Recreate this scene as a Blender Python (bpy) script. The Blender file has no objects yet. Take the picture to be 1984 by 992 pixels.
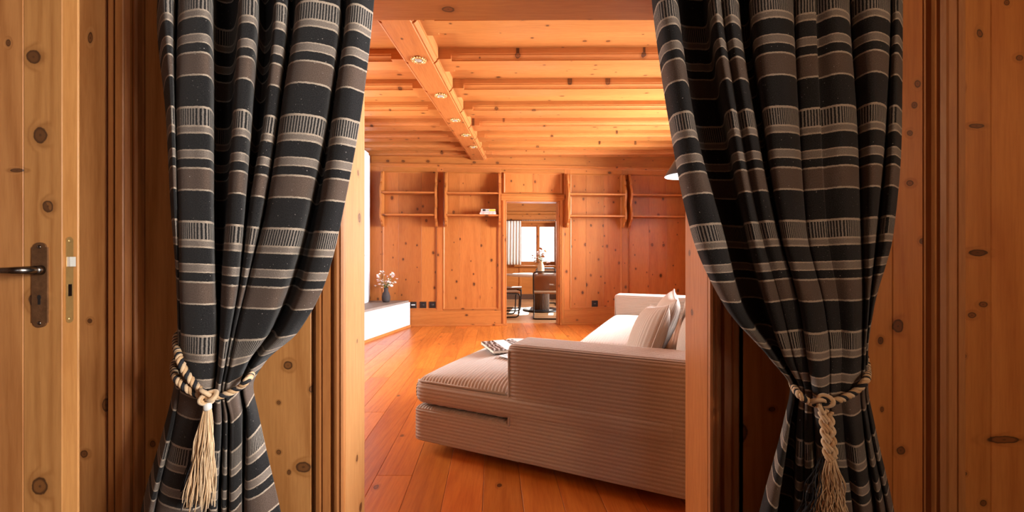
import bpy, math, random
from mathutils import Vector, Matrix

random.seed(7)
scene = bpy.context.scene
COL = scene.collection

# ------------------------------------------------------------------ camera, world, light, exposure
F = 780.0                 # focal length in pixels of the 1984 x 992 frame
HZ, CX, EYE = 500.0, 992.0, 1.07
cam_d = bpy.data.cameras.new('camera')
cam_d.sensor_width = 36.0
cam_d.lens = 36.0 * F / 1984.0
cam_d.shift_y = 4.0 / 1984.0
cam_d.clip_start = 0.02
cam = bpy.data.objects.new('camera', cam_d)
cam.location = (0, 0, EYE)
cam.rotation_euler = (math.radians(90), 0, 0)
COL.objects.link(cam)
scene.camera = cam

world = bpy.data.worlds.new('world')
scene.world = world
world.use_nodes = True
bgn = world.node_tree.nodes['Background']
bgn.inputs[0].default_value = (0.86, 0.93, 1.0, 1)
bgn.inputs[1].default_value = 4.0

scene.view_settings.view_transform = 'Standard'
scene.view_settings.look = 'None'
scene.view_settings.gamma = 1.0
scene.view_settings.exposure = 0.0
scene.view_settings.use_curve_mapping = False


def area(name, loc, direction, sx, sy, watts, color, spread=math.pi):
    l = bpy.data.lights.new(name, 'AREA')
    l.shape = 'RECTANGLE'
    l.size, l.size_y = sx, sy
    l.energy = watts
    l.color = color
    l.spread = spread
    o = bpy.data.objects.new(name, l)
    o.location = loc
    o.rotation_euler = Vector(direction).to_track_quat('-Z', 'Z').to_euler()
    COL.objects.link(o)
    return o


# daylight standing in assumed window openings, plus fill through added ones
area('assumed_daylight_hall', (2.86, -1.0, 1.55), (-1, 0, 0), 1.0, 1.2, 560, (1.0, 0.96, 0.91))
area('hall_back_fill', (1.5, -4.24, 1.55), (0, 1, 0), 1.0, 1.2, 8, (1.0, 0.93, 0.84))  # weak fill from behind the camera, through an added window
area('assumed_daylight_right_far', (3.25, 4.45, 1.68), (-1, 0, 0), 1.7, 1.35, 860, (0.93, 0.96, 1.0))
area('assumed_daylight_right_near', (3.25, 2.35, 1.68), (-1, 0, 0), 1.2, 1.35, 190, (0.95, 0.97, 1.0))
area('assumed_daylight_left', (-3.25, 3.75, 1.55), (1, 0, 0), 1.2, 1.3, 260, (1.0, 0.95, 0.88))
area('dining_side_fill', (3.66, 8.2, 1.5), (-1, 0, 0), 1.2, 1.2, 520, (1.0, 0.95, 0.90))  # fill added from the side to brighten the dining room
sun_d = bpy.data.lights.new('sun', 'SUN')
sun_d.energy = 14.0
sun_d.angle = math.radians(0.6)
sun_d.color = (1.0, 0.93, 0.82)
sun = bpy.data.objects.new('sun', sun_d)
sun.rotation_euler = Vector((-0.10, -0.88, -0.46)).to_track_quat('-Z', 'Z').to_euler()
sun.location = (1, 14, 6)
COL.objects.link(sun)


def spot(px, py, Y):
    """photo pixel at a known distance -> point in the room"""
    return Vector(((px - CX) / F * Y, Y, EYE - (py - HZ) / F * Y))


# ------------------------------------------------------------------ materials
class NT:
    def __init__(self, name):
        self.m = bpy.data.materials.new(name)
        self.m.use_nodes = True
        self.n = self.m.node_tree.nodes
        self.l = self.m.node_tree.links
        self.bsdf = self.n['Principled BSDF']

    def node(self, t, **kw):
        nd = self.n.new(t)
        for k, v in kw.items():
            setattr(nd, k, v)
        return nd

    def link(self, a, b):
        self.l.new(a, b)

    def put(self, sock, v):
        if isinstance(v, bpy.types.NodeSocket):
            self.l.new(v, sock)
        else:
            sock.default_value = v

    def math(self, op, a, b=None, c=None, clamp=False):
        nd = self.node('ShaderNodeMath', operation=op, use_clamp=clamp)
        self.put(nd.inputs[0], a)
        if b is not None:
            self.put(nd.inputs[1], b)
        if c is not None:
            self.put(nd.inputs[2], c)
        return nd.outputs[0]

    def vmath(self, op, a, b):
        nd = self.node('ShaderNodeVectorMath', operation=op)
        self.put(nd.inputs[0], a)
        self.put(nd.inputs[1], b)
        return nd.outputs[0]

    def mix(self, f, a, b, blend='MIX'):
        nd = self.node('ShaderNodeMix', data_type='RGBA', blend_type=blend)
        self.put(nd.inputs[0], f)
        for s, v in ((nd.inputs[6], a), (nd.inputs[7], b)):
            if isinstance(v, bpy.types.NodeSocket):
                self.l.new(v, s)
            else:
                s.default_value = (*v, 1) if len(v) == 3 else v
        return nd.outputs[2]

    def noise(self, vec, scale, detail=2.0, rough=0.5):
        nd = self.node('ShaderNodeTexNoise')
        self.put(nd.inputs['Vector'], vec)
        nd.inputs['Scale'].default_value = scale
        nd.inputs['Detail'].default_value = detail
        nd.inputs['Roughness'].default_value = rough
        return nd.outputs['Fac']

    def ramp(self, f, lo, hi, smooth=True):
        nd = self.node('ShaderNodeMapRange')
        if smooth:
            nd.interpolation_type = 'SMOOTHSTEP'
        self.put(nd.inputs[0], f)
        nd.inputs[1].default_value = lo
        nd.inputs[2].default_value = hi
        return nd.outputs[0]

    def bump(self, h, strength, dist):
        nd = self.node('ShaderNodeBump')
        nd.inputs['Strength'].default_value = strength
        nd.inputs['Distance'].default_value = dist
        self.link(h, nd.inputs['Height'])
        self.link(nd.outputs[0], self.bsdf.inputs['Normal'])


def wood(name, axis, light, dark, knot=(0.05, 0.018, 0.008), cell=4.5, kr=0.09, rough=0.38,
         rings=9.0, var=0.2, keep=0.55, coat=0.0, drop=1, ring_w=0.22, hue=0.006, knots=()):
    """planed softwood: grain along an axis, knots running through the board along 'drop'"""
    t = NT(name)
    tc = t.node('ShaderNodeTexCoord')
    oi = t.node('ShaderNodeObjectInfo')
    rnd = oi.outputs['Random']
    off = t.node('ShaderNodeCombineXYZ')
    t.put(off.inputs[0], t.math('MULTIPLY', rnd, 17.3))
    t.put(off.inputs[1], t.math('MULTIPLY', rnd, 31.7))
    t.put(off.inputs[2], t.math('MULTIPLY', rnd, 23.9))
    p = t.vmath('ADD', tc.outputs['Object'], off.outputs[0])
    s = [1.0, 1.0, 1.0]
    s[axis] = 0.075
    g = t.vmath('MULTIPLY', p, tuple(s))
    s2 = [1.0, 1.0, 1.0]
    s2[axis] = 0.72
    kq = t.node('ShaderNodeSeparateXYZ')
    t.link(t.vmath('MULTIPLY', p, tuple(s2)), kq.inputs[0])
    kc = t.node('ShaderNodeCombineXYZ')
    keep_ax = [q for q in range(3) if q != drop]
    t.link(kq.outputs[keep_ax[0]], kc.inputs[0])
    t.link(kq.outputs[keep_ax[1]], kc.inputs[1])
    kp = kc.outputs[0]
    vo = t.node('ShaderNodeTexVoronoi', voronoi_dimensions='2D')
    vo.inputs['Scale'].default_value = cell
    t.link(kp, vo.inputs['Vector'])
    sep = t.node('ShaderNodeSeparateColor')
    t.link(vo.outputs['Color'], sep.inputs[0])
    on = t.math('LESS_THAN', sep.outputs[0], keep)
    wob = t.math('MULTIPLY_ADD', t.noise(kp, cell * 9, 3), 0.05, -0.025)
    d = t.math('ADD', vo.outputs['Distance'], wob)
    size = t.math('MULTIPLY_ADD', t.math('POWER', sep.outputs[1], 1.6), 0.9, 0.35)
    dn = t.math('DIVIDE', d, size)
    dn = t.math('MULTIPLY_ADD', t.math('SUBTRACT', 1.0, on), 10.0, dn)
    if knots:                                # single large knots seen on these boards: (x, z, half width, half height)
        raw = t.node('ShaderNodeSeparateXYZ')
        t.link(tc.outputs['Object'], raw.inputs[0])
        ax = [q for q in range(3) if q != drop]
        wob2 = t.math('MULTIPLY_ADD', t.noise(tc.outputs['Object'], 45.0, 3.0), 0.5, -0.25)
        for (kx, kz, rx, rz) in knots:
            ex = t.math('DIVIDE', t.math('SUBTRACT', raw.outputs[ax[0]], kx), rx)
            ez = t.math('DIVIDE', t.math('SUBTRACT', raw.outputs[ax[1]], kz), rz)
            e = t.math('SQRT', t.math('ADD', t.math('MULTIPLY', ex, ex), t.math('MULTIPLY', ez, ez)))
            e = t.math('MULTIPLY', t.math('ADD', e, wob2), kr)
            dn = t.math('MINIMUM', dn, e)
    k_in = t.ramp(dn, kr, kr * 0.82)
    k_core = t.ramp(dn, kr * 0.80, kr * 0.55)
    k_eye = t.ramp(dn, kr * 0.25, kr * 0.05)
    halo = t.ramp(dn, kr * 2.2, kr * 0.8)
    low = t.noise(g, 3.0, 1.5, 0.45)
    ph = t.math('MULTIPLY_ADD', halo, 0.07, low)
    r = t.math('SINE', t.math('MULTIPLY', ph, rings * 6.283))
    r = t.math('MULTIPLY_ADD', r, 0.5, 0.5)
    r = t.math('POWER', r, 2.4)
    fine = t.noise(g, 110.0, 3.0, 0.6)
    tone = t.noise(g, 1.5, 1.0)
    f = t.math('MULTIPLY_ADD', r, ring_w, t.math('MULTIPLY', t.ramp(fine, 0.3, 0.75), 0.42))
    f = t.math('MULTIPLY_ADD', tone, 0.45, t.math('SUBTRACT', f, 0.10))
    col = t.mix(t.math('MULTIPLY', f, 1.0, clamp=True), light, dark)
    col = t.mix(t.math('MULTIPLY', halo, 0.5), col, tuple(c * 0.7 for c in dark))
    mid = tuple(0.65 * a + 0.35 * b for a, b in zip(dark, knot))
    col = t.mix(t.math('MULTIPLY', k_in, 0.92), col, knot)
    col = t.mix(t.math('MULTIPLY', k_core, t.math('MULTIPLY_ADD', sep.outputs[2], 0.6, 0.2)), col, mid)
    col = t.mix(t.math('MULTIPLY', k_eye, 0.7), col, knot)
    hsv = t.node('ShaderNodeHueSaturation')
    t.link(col, hsv.inputs['Color'])
    t.put(hsv.inputs['Value'], t.math('MULTIPLY_ADD', rnd, var, 1.0 - var / 2))
    r2 = t.math('FRACT', t.math('MULTIPLY', rnd, 7.13))
    t.put(hsv.inputs['Hue'], t.math('MULTIPLY_ADD', r2, hue, 0.5 - hue / 2))
    t.link(hsv.outputs[0], t.bsdf.inputs['Base Color'])
    t.put(t.bsdf.inputs['Roughness'], t.math('MULTIPLY_ADD', fine, 0.2, rough - 0.1))
    t.bsdf.inputs['Coat Weight'].default_value = coat
    t.bsdf.inputs['Coat Roughness'].default_value = 0.25
    h = t.math('MULTIPLY_ADD', r, 0.15, t.math('MULTIPLY_ADD', fine, 0.5, t.math('MULTIPLY', k_in, -0.5)))
    t.bump(h, 0.10, 0.003)
    return t.m


def plain(name, col, rough=0.5, metal=0.0, var=0.0, nscale=20.0, bump=0.0, bscale=60.0, sheen=0.0):
    t = NT(name)
    tc = t.node('ShaderNodeTexCoord')
    n = t.noise(tc.outputs['Object'], nscale, 4.0, 0.6)
    c = t.mix(n, tuple(x * (1 - var) for x in col), tuple(min(1, x * (1 + var)) for x in col))
    t.link(c, t.bsdf.inputs['Base Color'])
    t.bsdf.inputs['Roughness'].default_value = rough
    t.bsdf.inputs['Metallic'].default_value = metal
    if sheen:
        t.bsdf.inputs['Sheen Weight'].default_value = sheen
    if bump:
        t.bump(t.noise(tc.outputs['Object'], bscale, 4.0, 0.6), bump, 0.01)
    return t.m


PINE_L, PINE_D = (0.47, 0.168, 0.040), (0.31, 0.088, 0.016)
W_X = wood('pine_grain_across', 0, PINE_L, PINE_D, cell=5.0, kr=0.085)
W_Y = wood('pine_grain_deep', 1, (0.50, 0.185, 0.048), (0.35, 0.105, 0.021), drop=2, cell=5.0, kr=0.10)
W_Z = wood('pine_grain_upright', 2, PINE_L, PINE_D, cell=4.6, kr=0.075)
PAN_Z = wood('pine_panel', 2, (0.46, 0.160, 0.038), (0.31, 0.086, 0.016), cell=5.4, kr=0.10, keep=0.62, rings=6, ring_w=0.25, knot=(0.03, 0.010, 0.005))
CEIL_X = wood('pine_ceiling', 0, (0.51, 0.195, 0.052), (0.36, 0.112, 0.024), cell=6.2, kr=0.088, keep=0.6, drop=2, rings=5, ring_w=0.22, var=0.14)
HALL_L, HALL_D = (0.54, 0.248, 0.080), (0.36, 0.140, 0.038)
def wall_knots(marks, Y=1.287):
    return [(spot(px, py, Y).x, spot(px, py, Y).z, w / F * Y, h / F * Y) for (px, py, w, h) in marks]


H_Z = wood('honey_pine_upright', 2, HALL_L, HALL_D, cell=3.2, kr=0.068, keep=0.15, knots=wall_knots(
    [(558, 708, 9, 9), (588, 905, 16, 11), (540, 876, 5, 5), (560, 915, 4, 5), (175, 73, 5, 12), (174, 622, 5, 5), (163, 880, 8, 8), (262, 342, 9, 10),
     (262, 242, 5, 5), (205, 785, 8, 14), (296, 860, 6, 7), (540, 780, 4, 4)]), rings=12, ring_w=0.5, var=0.10, hue=0.004)
H_X = wood('honey_pine_across', 0, HALL_L, HALL_D, cell=4.0, kr=0.07, var=0.1, drop=2)
DARKH = wood('low_bounce_hall_wood', 2, (0.12, 0.05, 0.02), (0.08, 0.03, 0.010))  # hall surfaces out of view, darkened to cut bounced light
TRIM_Z = wood('pine_moulding', 2, (0.43, 0.165, 0.045), (0.28, 0.085, 0.019), cell=3.0, kr=0.035, keep=0.2, var=0.08, rings=5, rough=0.52)
FLOOR_Y = wood('larch_floor', 1, (0.60, 0.19, 0.030), (0.40, 0.092, 0.012), cell=3.4, kr=0.055, rough=0.34,
               rings=13, var=0.34, keep=0.4, coat=0.12, drop=2, ring_w=0.38, hue=0.008)
WHITE = plain('white_plaster', (0.60, 0.60, 0.62), 0.9, var=0.03, nscale=6, bump=0.06, bscale=18)
STONE = plain('bench_stone', (0.22, 0.175, 0.145), 0.55, var=0.25, nscale=9, bump=0.15)
BRASS = plain('brass', (0.72, 0.48, 0.19), 0.35, 0.7, var=0.12, nscale=30)
RUST = plain('rusted_bronze', (0.20, 0.10, 0.045), 0.5, 0.65, var=0.6, nscale=45, bump=0.2)
STEEL = plain('dark_steel', (0.22, 0.20, 0.185), 0.26, 1.0, var=0.15)
CHROME = plain('bright_steel', (0.85, 0.84, 0.80), 0.3, 1.0, var=0.05)
BLACK = plain('black_metal', (0.014, 0.014, 0.016), 0.42, var=0.1)
BLACKP = plain('black_plastic', (0.012, 0.012, 0.013), 0.35)
WHITEP = plain('white_plastic', (0.8, 0.8, 0.82), 0.4)
CLAY = plain('dark_clay', (0.045, 0.034, 0.032), 0.75, var=0.2, bump=0.1)
CREAMC = plain('cream_ceramic', (0.72, 0.60, 0.42), 0.35, var=0.08)
STEM = plain('stem_green', (0.10, 0.17, 0.035), 0.7, var=0.3)
PETAL = plain('pale_pink_petal', (0.74, 0.58, 0.56), 0.8, var=0.2)
PETAL2 = plain('white_petal', (0.85, 0.80, 0.74), 0.8, var=0.1)
PETAL3 = plain('rust_petal', (0.55, 0.22, 0.07), 0.8, var=0.3)
LEAFG = plain('leaf_green', (0.13, 0.20, 0.05), 0.7, var=0.3)
TABLEW = plain('white_table_top', (0.80, 0.77, 0.72), 0.25)
FLUTE = plain('fluted_oak_dark', (0.105, 0.065, 0.042), 0.5, var=0.2)
SEATW = plain('chair_seat_wood', (0.34, 0.21, 0.12), 0.35, var=0.12)
CREAM_ROPE = plain('cream_cotton', (0.62, 0.44, 0.265), 0.85, var=0.18, nscale=300, sheen=0.2)
TAN_ROPE = plain('tan_cotton', (0.55, 0.35, 0.185), 0.85, var=0.18, nscale=300)
DARK_ROPE = plain('black_cotton', (0.014, 0.014, 0.018), 0.85)
BINDING = plain('white_binding', (0.6, 0.58, 0.55), 0.6)
PAPER = plain('book_pages', (0.72, 0.66, 0.56), 0.8, var=0.08, nscale=200)
LINEN = plain('white_linen', (0.80, 0.74, 0.68), 0.85, var=0.06, nscale=80)


def corduroy():
    t = NT('beige_corduroy')
    tc = t.node('ShaderNodeTexCoord')
    n = t.noise(tc.outputs['Object'], 260.0, 3.0, 0.7)
    n2 = t.noise(tc.outputs['Object'], 8.0, 3.0, 0.6)
    c = t.mix(n, (0.33, 0.255, 0.205), (0.54, 0.45, 0.385))
    c = t.mix(t.math('MULTIPLY', n2, 0.3), c, (0.46, 0.36, 0.295))
    t.link(c, t.bsdf.inputs['Base Color'])
    t.bsdf.inputs['Roughness'].default_value = 0.9
    t.bsdf.inputs['Sheen Weight'].default_value = 0.35
    t.bsdf.inputs['Sheen Roughness'].default_value = 0.4
    t.bump(n, 0.4, 0.003)
    return t.m


CORD = corduroy()


def curtain_cloth():
    """woven wool: stripes along the drop (v, metres), ticks along the width (u, metres)"""
    t = NT('striped_wool')
    uv = t.node('ShaderNodeUVMap')
    uv.uv_map = 'cloth'
    sep = t.node('ShaderNodeSeparateXYZ')
    t.link(uv.outputs[0], sep.inputs[0])
    u, v0 = sep.outputs[0], sep.outputs[1]
    wv = t.noise(uv.outputs[0], 120.0, 2.0)
    v = t.math('MULTIPLY_ADD', wv, 0.003, t.math('SUBTRACT', v0, 0.0015))
    P = 0.2989
    fr = t.math('FRACT', t.math('DIVIDE', v, P))
    cr = t.node('ShaderNodeValToRGB')
    cr.color_ramp.interpolation = 'CONSTANT'
    BLK, CRM, GRY, BRN, TCK = ((0.0125, 0.012, 0.0135), (0.62, 0.50, 0.385), (0.30, 0.245, 0.205),
                               (0.155, 0.105, 0.080), (0.0, 0.0, 1.0))
    stops = [(0.0, CRM), (0.018, TCK), (0.162, CRM), (0.176, GRY), (0.222, CRM), (0.237, BLK),
             (0.372, CRM), (0.386, GRY), (0.442, CRM), (0.456, BLK), (0.528, CRM), (0.543, BRN),
             (0.722, CRM), (0.737, BLK)]
    els = cr.color_ramp.elements
    els[0].position, els[0].color = 0.0, (*CRM, 1)
    els[1].position, els[1].color = stops[1][0], (*TCK, 1)
    for pos, c in stops[2:]:
        e = els.new(pos)
        e.color = (*c, 1)
    t.link(fr, cr.inputs[0])
    base = cr.outputs[0]
    sc = t.node('ShaderNodeSeparateColor')
    t.link(base, sc.inputs[0])
    is_tick = t.math('GREATER_THAN', sc.outputs[2], 0.95)
    tw = t.math('SINE', t.math('MULTIPLY', t.math('MULTIPLY_ADD', wv, 0.002, u), 6.283 / 0.0072))
    tick = t.mix(t.ramp(tw, -0.25, 0.25), BLK, (0.36, 0.31, 0.265))
    c = t.mix(is_tick, base, tick)
    wu = t.math('SINE', t.math('MULTIPLY', u, 6.283 / 0.0017))
    wvv = t.math('SINE', t.math('MULTIPLY', v0, 6.283 / 0.0019))
    weave = t.math('MULTIPLY', wu, wvv)
    fz = t.noise(uv.outputs[0], 420.0, 2.0, 0.7)
    c = t.mix(t.ramp(fz, 0.25, 0.8), t.mix(0.5, c, (0, 0, 0)), t.mix(0.07, c, (0.30, 0.28, 0.26)))
    fleck = t.noise(uv.outputs[0], 190.0, 1.0, 0.4)
    c = t.mix(t.math('MULTIPLY', t.ramp(fleck, 0.735, 0.79), 0.6), c, (0.55, 0.50, 0.45))
    t.link(c, t.bsdf.inputs['Base Color'])
    t.bsdf.inputs['Roughness'].default_value = 0.95
    t.bsdf.inputs['Specular IOR Level'].default_value = 0.15
    t.bsdf.inputs['Sheen Weight'].default_value = 0.12
    t.bump(t.math('MULTIPLY_ADD', fz, 1.2, t.math('MULTIPLY', weave, 0.3)), 0.55, 0.0016)
    return t.m


CLOTH = curtain_cloth()


def clear_pane(name='window_glass'):
    t = NT(name)
    t.n.remove(t.bsdf)
    tr = t.node('ShaderNodeBsdfTransparent')
    gl = t.node('ShaderNodeBsdfGlossy')
    gl.inputs['Roughness'].default_value = 0.02
    fz = t.node('ShaderNodeFresnel')
    fz.inputs[0].default_value = 1.45
    mx = t.node('ShaderNodeMixShader')
    t.link(fz.outputs[0], mx.inputs[0])
    t.link(tr.outputs[0], mx.inputs[1])
    t.link(gl.outputs[0], mx.inputs[2])
    t.link(mx.outputs[0], t.n['Material Output'].inputs[0])
    return t.m


GLASS = clear_pane()


def see_through(name, col, clear):
    t = NT(name)
    t.bsdf.inputs['Base Color'].default_value = (*col, 1)
    t.bsdf.inputs['Roughness'].default_value = 0.7
    t.bsdf.inputs['Alpha'].default_value = 1 - clear
    return t.m


CANE = see_through('woven_cane', (0.26, 0.14, 0.075), 0.35)


def zebra():
    t = NT('book_cover_photo')
    tc = t.node('ShaderNodeTexCoord')
    g = t.vmath('MULTIPLY', tc.outputs['Object'], (1.0, 1.0, 0.0))
    n = t.noise(g, 9.0, 4.0, 0.6)
    sep = t.node('ShaderNodeSeparateXYZ')
    t.link(g, sep.inputs[0])
    w = t.math('SINE', t.math('MULTIPLY_ADD', sep.outputs[1], 190.0, t.math('MULTIPLY', n, 26.0)))
    c = t.mix(t.ramp(w, 0.2, 0.75), (0.035, 0.033, 0.032), (0.42, 0.41, 0.40))
    t.link(c, t.bsdf.inputs['Base Color'])
    t.bsdf.inputs['Roughness'].default_value = 0.35
    return t.m


ZEBRA = zebra()


def emit(name, col, s):
    t = NT(name)
    t.bsdf.inputs['Base Color'].default_value = (0.8, 0.8, 0.8, 1)
    t.bsdf.inputs['Emission Color'].default_value = (*col, 1)
    t.bsdf.inputs['Emission Strength'].default_value = s
    return t.m


BULB = emit('lamp_bulb', (0.92, 0.95, 1.0), 25.0)
FROST = plain('frosted_glass', (0.36, 0.34, 0.30), 0.12)


# ------------------------------------------------------------------ mesh helpers
def link_obj(o, parent):
    COL.objects.link(o)
    if parent:
        o.parent = parent
    return o


def tag(o, label=None, cat=None, group=None, kind=None):
    if label:
        o['label'] = label
    if cat:
        o['category'] = cat
    if group:
        o['group'] = group
    if kind:
        o['kind'] = kind
    return o


def empty(name, loc, rz=0.0, label=None, cat=None, group=None, kind=None):
    o = bpy.data.objects.new(name, None)
    o.location = loc
    o.rotation_euler = (0, 0, rz)
    o.empty_display_size = 0.1
    COL.objects.link(o)
    return tag(o, label, cat, group, kind)


class MB:
    def __init__(self):
        self.v, self.f = [], []

    def add(self, vs, fs):
        k = len(self.v)
        self.v += [tuple(p) for p in vs]
        self.f += [tuple(i + k for i in q) for q in fs]
        return self

    def box(self, x0, x1, y0, y1, z0, z1):
        vs = [(x, y, z) for x in (x0, x1) for y in (y0, y1) for z in (z0, z1)]
        return self.add(vs, [(0, 1, 3, 2), (4, 6, 7, 5), (0, 4, 5, 1), (2, 3, 7, 6), (0, 2, 6, 4), (1, 5, 7, 3)])

    def cbox(self, x0, x1, y0, y1, z0, z1, c=0.003):
        """box with chamfered edges"""
        lo, hi = (x0, y0, z0), (x1, y1, z1)
        vs, idx = [], {}
        for sx in (0, 1):
            for sy in (0, 1):
                for sz in (0, 1):
                    s = (sx, sy, sz)
                    for a in range(3):
                        p = []
                        for q in range(3):
                            base = hi[q] if s[q] else lo[q]
                            p.append(base if q == a else base + (-c if s[q] else c))
                        idx[(s, a)] = len(vs)
                        vs.append(tuple(p))
        fs = []
        for a in range(3):
            b, d = (a + 1) % 3, (a + 2) % 3
            for side in (0, 1):
                ring = []
                for (i, j) in ((0, 0), (1, 0), (1, 1), (0, 1)):
                    s = [0, 0, 0]
                    s[a], s[b], s[d] = side, i, j
                    ring.append(idx[(tuple(s), a)])
                fs.append(tuple(ring if side else ring[::-1]))
        for a in range(3):                      # edge strips along axis a
            b, d = (a + 1) % 3, (a + 2) % 3
            for i in (0, 1):
                for j in (0, 1):
                    s0, s1 = [0, 0, 0], [0, 0, 0]
                    s0[a], s0[b], s0[d] = 0, i, j
                    s1[a], s1[b], s1[d] = 1, i, j
                    s0, s1 = tuple(s0), tuple(s1)
                    q = (idx[(s0, b)], idx[(s1, b)], idx[(s1, d)], idx[(s0, d)])
                    fs.append(q if (i + j) % 2 else q[::-1])
        for sx in (0, 1):
            for sy in (0, 1):
                for sz in (0, 1):
                    s = (sx, sy, sz)
                    q = (idx[(s, 0)], idx[(s, 1)], idx[(s, 2)])
                    fs.append(q if (sx + sy + sz) % 2 else q[::-1])
        return self.add(vs, fs)

    def prism(self, prof, axis, a0, a1):
        """closed 2D profile swept along an axis (0: profile = y,z  1: x,z  2: x,y)"""
        n = len(prof)
        vs = []
        for a in (a0, a1):
            for (p, q) in prof:
                vs.append({0: (a, p, q), 1: (p, a, q), 2: (p, q, a)}[axis])
        fs = [(i, (i + 1) % n, n + (i + 1) % n, n + i) for i in range(n)]
        fs += [tuple(range(n - 1, -1, -1)), tuple(range(n, 2 * n))]
        return self.add(vs, fs)

    def tube(self, path, r, n=8, caps=True, closed=False):
        path = [Vector(p) for p in path]
        m = len(path)
        rs = r if isinstance(r, (list, tuple)) else [r] * m
        T = []
        for i in range(m):
            a = path[(i - 1) % m] if (closed or i > 0) else path[i]
            b = path[(i + 1) % m] if (closed or i < m - 1) else path[i]
            T.append((b - a).normalized())
        up = Vector((0, 0, 1)) if abs(T[0].z) < 0.9 else Vector((1, 0, 0))
        N = (up - T[0] * up.dot(T[0])).normalized()
        vs = []
        for i in range(m):
            N = (N - T[i] * N.dot(T[i])).normalized()
            B = T[i].cross(N)
            for k in range(n):
                a = 2 * math.pi * k / n
                vs.append(path[i] + (N * math.cos(a) + B * math.sin(a)) * rs[i])
        fs = []
        for i in range(m if closed else m - 1):
            j = (i + 1) % m
            for k in range(n):
                fs.append((i * n + k, i * n + (k + 1) % n, j * n + (k + 1) % n, j * n + k))
        if caps and not closed:
            fs += [tuple(range(n - 1, -1, -1)), tuple(range((m - 1) * n, m * n))]
        return self.add(vs, fs)

    def lathe(self, prof, n=24, c=(0, 0, 0), flute=0.0, nf=0):
        vs = []
        for (r, z) in prof:
            for k in range(n):
                a = 2 * math.pi * k / n
                rr = r * (1 - flute * (0.5 - 0.5 * math.cos(a * nf))) if nf else r
                vs.append((c[0] + rr * math.cos(a), c[1] + rr * math.sin(a), c[2] + z))
        fs = []
        for i in range(len(prof) - 1):
            for k in range(n):
                fs.append((i * n + k, i * n + (k + 1) % n, (i + 1) * n + (k + 1) % n, (i + 1) * n + k))
        fs.append(tuple(range(n - 1, -1, -1)))
        m = (len(prof) - 1) * n
        fs.append(tuple(range(m, m + n)))
        return self.add(vs, fs)

    def ball(self, c, r, n=10, m=6, sx=1, sy=1, sz=1):
        pr = []
        for i in range(m + 1):
            a = -math.pi / 2 + math.pi * i / m
            pr.append((max(1e-4, math.cos(a)), math.sin(a)))
        vs = []
        for (q, z) in pr:
            for k in range(n):
                a = 2 * math.pi * k / n
                vs.append((c[0] + r * sx * q * math.cos(a), c[1] + r * sy * q * math.sin(a), c[2] + r * sz * z))
        fs = [(i * n + k, i * n + (k + 1) % n, (i + 1) * n + (k + 1) % n, (i + 1) * n + k)
              for i in range(m) for k in range(n)]
        return self.add(vs, fs)

    def grid(self, fn, nu, nv):
        k = len(self.v)
        for j in range(nv + 1):
            for i in range(nu + 1):
                self.v.append(tuple(fn(i / nu, j / nv)))
        for j in range(nv):
            for i in range(nu):
                a = k + j * (nu + 1) + i
                self.f.append((a, a + 1, a + nu + 2, a + nu + 1))
        return self

    def mesh(self, name, mat, smooth=False):
        me = bpy.data.meshes.new(name)
        me.from_pydata(self.v, [], self.f)
        me.materials.append(mat)
        if smooth:
            me.polygons.foreach_set('use_smooth', [True] * len(me.polygons))
        me.update()
        return me

    def build(self, name, mat, parent=None, smooth=False, **tags):
        o = bpy.data.objects.new(name, self.mesh(name, mat, smooth))
        link_obj(o, parent)
        return tag(o, **tags)


def cat_rom(pts, per=8):
    pts = [Vector(p) for p in pts]
    out = []
    for i in range(len(pts) - 1):
        p0 = pts[max(0, i - 1)]
        p1, p2 = pts[i], pts[i + 1]
        p3 = pts[min(len(pts) - 1, i + 2)]
        for k in range(per):
            t = k / per
            out.append(0.5 * ((2 * p1) + (p2 - p0) * t + (2 * p0 - 5 * p1 + 4 * p2 - p3) * t * t
                              + (3 * p1 - p0 - 3 * p2 + p3) * t ** 3))
    out.append(pts[-1])
    return out


def fillet(pts, r=0.05, n=5, closed=False):
    pts = [Vector(p) for p in pts]
    out = []
    m = len(pts)
    for i in range(m):
        if not closed and i in (0, m - 1):
            out.append(pts[i])
            continue
        a, b, c = pts[(i - 1) % m], pts[i], pts[(i + 1) % m]
        d1, d2 = (a - b), (c - b)
        q = min(r, d1.length * 0.45, d2.length * 0.45)
        p1, p2 = b + d1.normalized() * q, b + d2.normalized() * q
        for k in range(n + 1):
            t = k / n
            out.append(p1 * (1 - t) ** 2 + b * 2 * t * (1 - t) + p2 * t * t)
    return out


def copy_tree(o, parent=None):
    c = o.copy()
    COL.objects.link(c)
    if parent:
        c.parent = parent
    for ch in list(o.children):
        copy_tree(ch, c)
    return c


# ------------------------------------------------------------------ living room shell
FZ_T, JB, MBZ = 2.745, 2.66, 2.62        # ceiling boards, joist undersides, main beam underside
LX, RX = -2.95, 3.0                     # side walls of the living room
NY0, NY1 = 1.301, 1.458                    # the near wall with the wide opening
OL, OR, OH = -0.533, 0.627, 1.93        # the opening

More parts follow.
